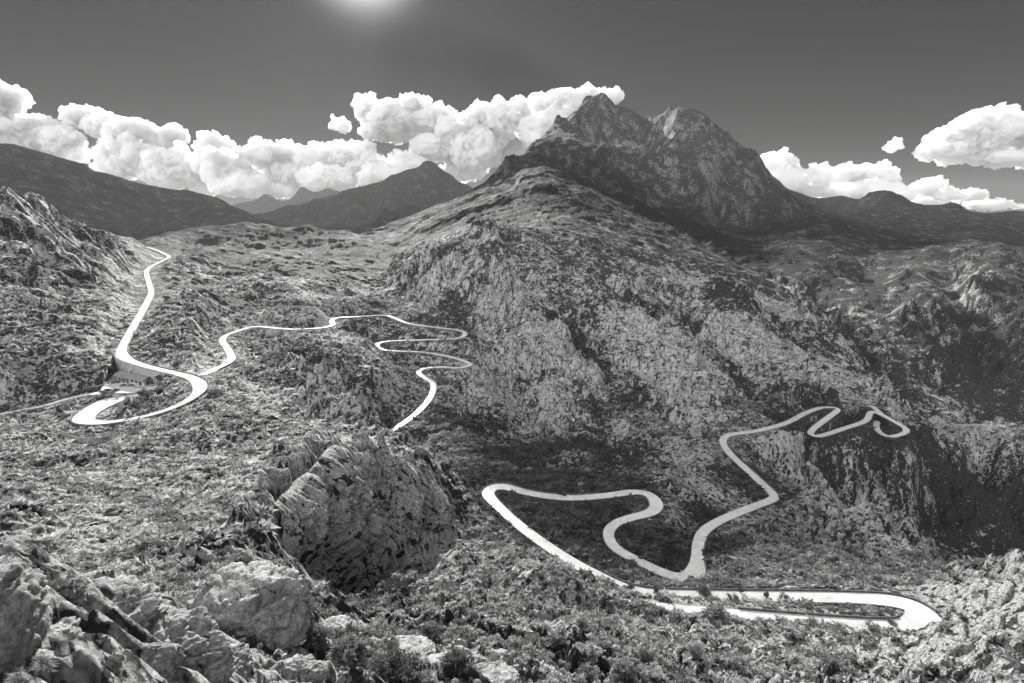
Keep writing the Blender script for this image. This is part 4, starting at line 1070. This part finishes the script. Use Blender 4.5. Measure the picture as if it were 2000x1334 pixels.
def boulder(px, py, c, sx, sy, sz, seed, label, rot=0.0, planes=16, cat='boulder', name='boulder', z=None):
    rs = np.random.default_rng(seed)
    V = ICO6[0].copy()
    r = np.full(len(V), 1.0)
    for q in range(planes):
        nv = rs.normal(size=3); nv[2] *= 0.8; nv /= np.linalg.norm(nv)
        d = rs.uniform(0.62, 0.92); dt = V @ nv
        lim = np.where(dt > 0.05, d / np.maximum(dt, 0.05), 9)
        r = np.minimum(r, lim)
    q3 = V * r[:, None]
    def n3(p, s_, o): return (gnoise(p[:, 0] * s_ + o, p[:, 1] * s_ + p[:, 2] * s_ * .7) + gnoise(p[:, 2] * s_ + o, p[:, 0] * s_ * .8 - p[:, 1] * s_ * .6)) * .5
    dd = 0.07 * n3(q3, 2, 3) + 0.06 * (1 - 2 * np.abs(n3(q3, 4, 9))) + 0.045 * (1 - 2 * np.abs(n3(q3, 9, 1))) + 0.03 * (1 - 2 * np.abs(n3(q3, 20, 5))) + .014 * n3(q3, 45, 2)
    hb_, jb_ = blocks(q3[:, 0] * 2.2 + q3[:, 1], q3[:, 2] * 2.6 - q3[:, 1] * .8, 1.0, seed); dd += 0.09 * hb_ + 0.07 * (jb_ - 1)
    jo = np.abs(n3(q3, 1.7, 20)); dd -= 0.10 * sstep(0.05, 0.0, jo)
    q3 = V * (r + dd)[:, None] * np.array((sx, sy, sz))
    cr_, sr_ = math.cos(rot), math.sin(rot)
    q3 = np.stack([q3[:, 0] * cr_ - q3[:, 1] * sr_, q3[:, 0] * sr_ + q3[:, 1] * cr_, q3[:, 2]], 1)
    p = unproj(px, py, c)
    o = np_mesh(name, q3, ICO6[1], M_BOULDER, tri=True)
    o.location = p
    return tag(o, label, cat)
boulder(490, 1205, 34, 3.7, 3.2, 3.4, 1, 'big rounded grey boulder with a grass tuft on top, left of centre near the bottom', 0.3)
boulder(160, 1250, 15.5, 2.6, 2.0, 1.3, 2, 'pale cracked slab of the rock shelf at the bottom left', 0.5)
boulder(330, 1285, 16.5, 1.9, 1.5, 1.35, 3, 'blocky split rock at the lower right end of the rock shelf', 0.2)
boulder(-60, 1260, 8.5, .62, 1.3, 1.2, 4, 'bright rough rock cut by the left edge of the frame', 0.1)
boulder(95, 1205, 15.0, 1.3, 1.0, .75, 21, 'upper block of the rock shelf near the left edge', 0.9)
boulder(240, 1225, 18.0, 1.7, 1.3, .9, 22, 'flat topped block at the crest of the rock shelf', 0.2)
boulder(80, 1310, 11.0, 1.0, .8, .8, 23, 'grey block low in the bottom left corner above the grass', 1.4)
boulder(240, 1320, 13.5, 1.3, .9, .9, 24, 'upright grey face at the bottom edge left of the split rock', 0.1)
boulder(420, 1318, 20.5, 1.5, 1.2, .9, 25, 'pale sloping rock between the shelf and the big boulder', 0.7)
boulder(575, 1330, 27, 1.6, 1.3, 1.2, 6, 'small rounded rock on the bottom edge right of the big boulder')
boulder(770, 1290, 46, 3.4, 2.4, .75, 7, 'low whitish outcrop between the bushes at the bottom centre', 0.4)
boulder(840, 1318, 44, 2.8, 2.2, .6, 8, 'broken pale outcrop just right of the whitish one at the bottom centre', 0.9)
boulder(640, 1250, 45, 2.4, 2.0, 1.2, 9, 'grey ledge at the right foot of the big boulder', 0.9)
boulder(960, 1326, 50, 2.8, 2.0, .5, 10, 'low pale rock at the bottom, right of centre between bushes', 0.2)
boulder(705, 1175, 118, 1.5, 1.2, 2.1, 12, 'small pale standing rock in the dark hollow under the cliff', 0.2)

# ------------------------------------------------------------------ the cliff under the near slope
def cliff(name, top, foot, label, nu=420, nv=240, bulge=3.0, cmin=60):
    tp = np.array([unproj(*q) for q in top]); fp = np.array([unproj(*q) for q in foot])
    for A_c, off in ((tp, 1.5), (fp, -1.5)):
        for q in A_c:
            r_ = math.hypot(q[0], q[1]); q[2] = ground_z(q[0] * (1 + off / r_), q[1] * (1 + off / r_))
    def resample(Pn):
        L_ = catmull(Pn, 0.5); d_ = np.r_[0, np.cumsum(np.linalg.norm(np.diff(L_, axis=0), axis=1))]
        return np.stack([np.interp(np.linspace(0, d_[-1], nu), d_, L_[:, i]) for i in range(3)], 1)
    T_, B_2 = resample(tp), resample(fp)
    T_[:, 2] -= 0.3; B_2[:, 2] -= 3.0
    s_ = np.r_[0, np.cumsum(np.linalg.norm(np.diff((T_ + B_2) / 2, axis=0), axis=1))]
    dirn = np.gradient((T_ + B_2) / 2, axis=0); out_ = np.stack([dirn[:, 1], -dirn[:, 0], np.zeros(nu)], 1); out_ /= np.linalg.norm(out_, axis=1)[:, None]
    if out_[nu // 2] @ (B_2 - T_)[nu // 2] < 0 and np.linalg.norm((B_2 - T_)[nu // 2][:2]) > 1: out_ = -out_
    if out_[nu // 2][1] > 0: out_ = -out_
    v_ = np.linspace(0, 1, nv)
    Gs = np.repeat(s_[:, None], nv, 1); Gv = np.repeat(v_[None], nu, 0)
    base_ = T_[:, None] * (1 - Gv[..., None]) + B_2[:, None] * Gv[..., None]
    zz_ = base_[..., 2]
    env = np.sin(np.clip(Gv, 0, 1) * np.pi) ** 0.5 * np.sin(np.linspace(0.02, np.pi - .02, nu))[:, None] ** 0.35
    d_ = bulge * np.sin(Gv * np.pi) ** .8
    for lx, lz, am, rg in ((24, 34, 8.0, 0), (12, 26, 6.0, 1), (6, 17, 4.0, 1), (3, 9.0, 2.4, 1), (1.5, 3.2, .9, 1), (.7, 1.2, .35, 0)):
        g_ = gnoise(Gs / lx + 3.3 * lx, zz_ / lz + Gs / lx * .35 + lz)
        d_ = d_ + am * ((1 - 2.2 * np.abs(g_)) if rg else g_)
    hv_, jt_ = blocks(Gs, zz_ * .6, 3.2, 4)
    d_ = d_ + 1.0 * hv_ + 0.9 * (jt_ - 1)
    Pc = base_ + out_[:, None] * (d_ * env)[..., None]
    idc = np.arange(nu * nv).reshape(nu, nv)
    qd = np.stack([idc[:-1, :-1], idc[1:, :-1], idc[1:, 1:], idc[:-1, 1:]], -1).reshape(-1, 4)
    wq_ = gnoise(Gs / 8 + 2, zz_ / 8) * 2.5
    pit_shade = -0.10 + 0.55 * sstep(0.72, 0.98, Gv + 0.15 * gnoise(Gs / 6, zz_ / 6)) + 0.6 * (1 - jt_) + 0.45 * gnoise((Gs + wq_) / 3.5, zz_ / 11) + 0.45 * gnoise(Gs / 1.6, zz_ / 3.0)  # shade of pits and overhang painted in, darkest towards the foot
    wg_ = gnoise(Gs / 7, zz_ / 9) * 2.5
    crk_ = 0.35 + 0.65 * sstep(0.0, 0.14, np.abs(gnoise((Gs + wg_) / 1.6 + 9, zz_ / 8))) * sstep(0.0, 0.09, np.abs(gnoise((Gs + wg_) / 4.2 + 29, zz_ / 15 + Gs / 12)))
    o_ = np_mesh(name, Pc.reshape(-1, 3), qd, M_CLIFF, {'veg_shade': np.clip(pit_shade, 0, 1).ravel(), 'cr': crk_.ravel()})
    return tag(o_, label, 'cliff', kind='thing')
cliff('cliff', CT, CF, 'fissured grey limestone cliff dropping from the near slope above the dark hollow')
# ------------------------------------------------------------------ shrubs
def foliage_mat(name, lo, hi):
    m, t, b, out = new_mat(name)
    co = node(t, 'ShaderNodeNewGeometry').outputs['Position']
    n = noise_n(t, co, 1.4, 6, 0.7)
    g = maprange(t, n, 0.3, 0.7, lo, hi)
    g = mathn(t, 'MULTIPLY', g, maprange(t, noise_n(t, co, 0.11, 4, 0.6), 0.38, 0.62, 0.45, 1.15))
    setgrey(t, b, g)
    tr = node(t, 'ShaderNodeBsdfTranslucent'); t.links.new(mathn(t, 'MULTIPLY', g, 1.6), tr.inputs[0])
    mx = node(t, 'ShaderNodeMixShader'); mx.inputs[0].default_value = 0.4
    t.links.new(b.outputs[0], mx.inputs[1]); t.links.new(tr.outputs[0], mx.inputs[2]); t.links.new(mx.outputs[0], out.inputs[0])
    b.inputs['Roughness'].default_value = 0.65; b.inputs['Specular IOR Level'].default_value = 0.3
    return m
M_LEAF = foliage_mat('scrub_foliage', 0.11, 0.40)
M_LEAF2 = foliage_mat('shrub_leaves', 0.05, 0.18)
M_THICK = foliage_mat('thicket_foliage', 0.03, 0.14)
M_TWIG = flat_mat('twig_bark', 0.05, 0.9)
def leafball(rs, n_, r, size, up=0.7):
    """n small leaf faces spread through a lumpy crown: returns verts (n*3,3) and tri faces"""
    d = rs.normal(size=(n_, 3)); d /= np.linalg.norm(d, axis=1)[:, None]
    lob = 0.75 + 0.35 * np.sin(d[:, 0] * 5 + rs.uniform(0, 6)) * np.cos(d[:, 1] * 4 + rs.uniform(0, 6))
    rad = r * lob * rs.uniform(0.45, 1.0, n_) ** 0.5
    c_ = d * rad[:, None]; c_[:, 2] = c_[:, 2] * up + r * up * 0.75
    a = rs.normal(size=(n_, 3)) * size; b = rs.normal(size=(n_, 3)) * size
    V = np.stack([c_ - a * .5, c_ + a * .5, c_ + b + d * size * .8], 1).reshape(-1, 3)
    return V
rs = np.random.default_rng(77)
near_t = [leafball(np.random.default_rng(i), 190, 0.55, 0.11) for i in range(5)]
mid_t = [leafball(np.random.default_rng(20 + i), 46, 0.55, 0.26) for i in range(5)]
far_t = [leafball(np.random.default_rng(40 + i), 16, 0.55, 0.48) for i in range(4)]
area = RES * (Rr * np.gradient(TH)[:, None])
okm = (RD > RW + 2.3) & (Rr > 17) & (Rr < 620) & (np.abs(TT) < math.radians(50))
vw = (np.clip(veg_shade * 1.8 - 0.5, 0.02, 1.0) + 0.8 * THK) * (1 - 0.8 * np.clip(RKZ, 0, 1))
wgt = np.where(okm, area * vw * (1 / (1 + (Rr / 90) ** 2)) * sstep(1.6, 0.9, slope), 0)
wgt[ii] *= ~ins
wf = wgt.ravel() / wgt.sum()
NS = 40000
pick = rs.choice(len(wf), NS, p=wf)
PP = P.reshape(-1, 3)[pick].astype(np.float64); rp_ = Rr.ravel()[pick]
PP[:, :2] += rs.normal(size=(NS, 2)) * 0.2
size = np.clip(rs.lognormal(-0.05, 0.55, NS), .3, 3.2) * np.interp(rp_, [17, 40, 100, 300, 620], [0.4, 0.7, 0.9, 1.2, 1.7])
for band, tmpl, nm in ((rp_ < 75, near_t, 'n'), ((rp_ >= 75) & (rp_ < 190), mid_t, 'm'), (rp_ >= 190, far_t, 'f')):
    pass
thk = (THK.ravel()[pick] + rs.normal(size=NS) * 0.12) > 0.38
Vall = []; Vthk = []
for i in range(NS):
    tm = near_t if rp_[i] < 75 else mid_t if rp_[i] < 190 else far_t
    T_ = tm[i % len(tm)]; a = rs.uniform(0, 6.283); ca, sa = math.cos(a), math.sin(a); s_ = size[i]
    Q = np.empty_like(T_)
    Q[:, 0] = (T_[:, 0] * ca - T_[:, 1] * sa) * s_ + PP[i, 0]; Q[:, 1] = (T_[:, 0] * sa + T_[:, 1] * ca) * s_ + PP[i, 1]
    Q[:, 2] = T_[:, 2] * s_ * 0.85 + PP[i, 2] - 0.08 * s_
    (Vthk if thk[i] else Vall).append(Q.astype(np.float32))
Vthk = np.vstack(Vthk); o = np_mesh('thicket', Vthk, np.arange(len(Vthk)).reshape(-1, 3), M_THICK, tri=True, smooth=False)
tag(o, 'dark evergreen thicket filling the hollows and loops of the road', kind='stuff')
Vall = np.vstack(Vall); print('scrub faces', len(Vall) // 3, 'near', (rp_ < 75).sum())
o = np_mesh('scrub', Vall, np.arange(len(Vall)).reshape(-1, 3), M_LEAF, tri=True, smooth=False)
tag(o, 'low cushion scrub covering the slopes', kind='stuff')

# larger shrubs one can point at
def shrub(px, py, r, h, label, seed, dense=1.0, name='shrub', cat='shrub', c0=20):
    rs_ = np.random.default_rng(seed)
    base = on_ground(px, py, c0)
    root = bpy.data.objects.new(name, None); COL.objects.link(root); root.location = base
    segs = []
    tips = []
    for q in range(9):
        a = rs_.uniform(0, 6.28); l = rs_.uniform(.3, .9)
        m_ = np.array((math.cos(a) * r * l * .4, math.sin(a) * r * l * .4, h * rs_.uniform(.3, .5)))
        e_ = np.array((math.cos(a) * r * l, math.sin(a) * r * l, h * rs_.uniform(.6, .85)))
        segs += [((0, 0, -.2), tuple(m_)), (tuple(m_), tuple(e_))]; tips.append(e_)
        for w_ in range(2):
            e2 = m_ + rs_.normal(size=3) * r * .35 + np.array((0, 0, h * .2)); segs.append((tuple(m_), tuple(e2))); tips.append(e2)
    tubes('branches', segs, 0.03 * h / 2 + 0.012, M_TWIG, root)
    Vs = []
    n_ = int(70 * dense)
    for tp in tips:
        V = leafball(rs_, n_, r * .38, 0.05 + 0.035 * h, up=.8); Vs.append(V + tp - np.array((0, 0, r * .25)))
    V = np.vstack(Vs)
    cr = np_mesh('crown', V, np.arange(len(V)).reshape(-1, 3), M_LEAF2, tri=True, smooth=False); cr.parent = root
    return tag(root, label, cat, 'larger shrubs on the near slopes')
SH = [
 (893,1232,.8,1.9,'thin dark shrub with a bare stem standing alone on the open slope'),(846,1262,1.3,1.8,'wide wispy shrub behind the pale outcrops at the bottom centre'),(893,1325,1.1,2.4,'tall brushy shrub right of the broken pale outcrop'),
 (690,1322,1.0,2.0,'dark bushy shrub left of the whitish outcrop at the bottom centre'),(625,1290,.9,1.5,'shrub at the right foot of the big boulder'),(775,1334,1.6,1.6,'broad dark shrub on the bottom edge below the whitish outcrop'),
 (1090,1262,1.2,1.6,'leaning branchy shrub on the open slope left of the bottom middle'),(1265,1300,1.6,2.3,'rounded shrub in front of the bare patch on the lower slope'),(1270,1222,1.5,2.0,'pair topped shrub just below the lowest road leg'),
 (1135,1235,1.2,1.9,'dark upright shrub left of the pair topped one'),(1355,1285,1.4,1.9,'loose shrub right of the bare patch on the lower slope'),(1375,1170,3.0,3.2,'large dense bush between the two lower road legs'),
 (1430,1176,1.8,2.2,'lower bush right of the large dense one between the road legs'),(1496,1172,1.2,2.6,'small upright tree at the inner edge of the upper leg near the hairpin'),(1530,1178,1.8,2.6,'round tree beside the small upright one between the road legs'),
 (1445,1165,1.0,2.6,'slim bush breaking the edge of the upper leg'),(1280,1160,1.6,2.4,'bush hiding the road where the two lower legs draw apart'),(1190,1150,2.2,2.2,'scrubby bush on the bank below the long bright diagonal road'),
 (1230,1155,1.5,1.8,'small bush just right of the scrubby bank one'),(1350,1136,1.4,1.8,'bush at the outside of the sharp bend at the foot of the loops'),(1740,1222,1.6,1.6,'bush in front of the road left of the hairpin tip'),
 (1700,1232,1.8,1.7,'spreading bush below the lowest road leg near the hairpin'),(1880,1215,1.6,1.6,'spiky bush on the rocky ground right of the hairpin tip'),(281,776,4.2,3.6,'dark clump of low trees inside the left hairpin by the building'),
 (312,768,3.0,3.0,'pale bush right of the dark clump inside the left hairpin'),(205,772,2.6,2.8,'bush beside the parked pair of cars above the hairpin'),(110,770,2.4,2.2,'bush by the pale track left of the car park'),(390,632,4.0,4.2,'dark round tree on the slope right of the long straight road'),
 (420,775,4.0,3.0,'dark bush on the slope right of the broad bend'),(325,588,4.0,3.5,'tree below the upper part of the left road')]
for i, (px, py, r, h, lab) in enumerate(SH):
    tree = any(w_ in lab for w_ in ('tree ',))
    shrub(px, py, r, h, lab, 100 + i, 1.0 if h < 3 else 2.2, 'tree' if tree else 'shrub', 'tree' if tree else 'shrub')
# grass tufts
M_GRASS = flat_mat('dry_grass', 0.22, 0.8, 0.2, 0.4, 8)
def tuft(px, py, c, r, h, n_, label, seed):
    rs_ = np.random.default_rng(seed)
    V = []
    for q in range(n_):
        a = rs_.uniform(0, 6.28); l = rs_.uniform(.4, 1.0) * r; w_ = rs_.uniform(.004, .008) * h * 1.6; hh_ = h * rs_.uniform(.6, 1.1)
        b0 = np.array((math.cos(a), math.sin(a), 0)) * r * .12 * rs_.uniform(); sd = np.array((-math.sin(a), math.cos(a), 0)) * w_
        m_ = b0 + np.array((math.cos(a) * l * .4, math.sin(a) * l * .4, hh_ * .75)); e_ = b0 + np.array((math.cos(a) * l, math.sin(a) * l, hh_ * rs_.uniform(.5, 1)))
        V += [b0 - sd, b0 + sd, m_, m_ - sd * .8, m_ + sd * .8, e_]
    V = np.array(V); o = np_mesh('grass_tuft', V, np.arange(len(V)).reshape(-1, 3), M_GRASS, tri=True, smooth=False)
    o.location = unproj(px, py, c)
    return tag(o, label, 'grass tuft')
tuft(465, 1170, 30.5, 1.2, 1.0, 420, 'arching grass tuft growing on the upper left of the big boulder', 5)
tuft(95, 1338, 9.0, .22, .62, 260, 'long bladed grass tuft at the foot of the rock shelf, bottom left corner', 6)
tuft(40, 1348, 8.0, .18, .42, 180, 'short grass tuft in the very bottom left corner', 7)

# ------------------------------------------------------------------ haze in the air over the whole valley
hz = bpy.data.materials.new('air'); hz.use_nodes = True
t = hz.node_tree; t.nodes.clear()
out = t.nodes.new('ShaderNodeOutputMaterial'); v = t.nodes.new('ShaderNodeVolumePrincipled')
v.inputs['Color'].default_value = (0.9, 0.9, 0.9, 1); v.inputs['Density'].default_value = HAZE
v.inputs['Anisotropy'].default_value = 0.15
t.links.new(v.outputs[0], out.inputs['Volume'])
zt = float(Zf.max()) + 30; zb = float(Zf.min()) - 5
bx = [(-11500, -3000, zb), (11500, -3000, zb), (11500, 11300, zb), (-11500, 11300, zb), (-11500, -3000, zt), (11500, -3000, zt), (11500, 11300, zt), (-11500, 11300, zt)]
hb = mesh_obj('haze', bx, [(0, 3, 2, 1), (4, 5, 6, 7), (0, 1, 5, 4), (1, 2, 6, 5), (2, 3, 7, 6), (3, 0, 4, 7)], hz)
tag(hb, 'pale haze hanging in the valleys towards the far mountains', kind='stuff')
print('zmin', zb, 'zmax', Zf.max(), P.reshape(-1,3).max(0))
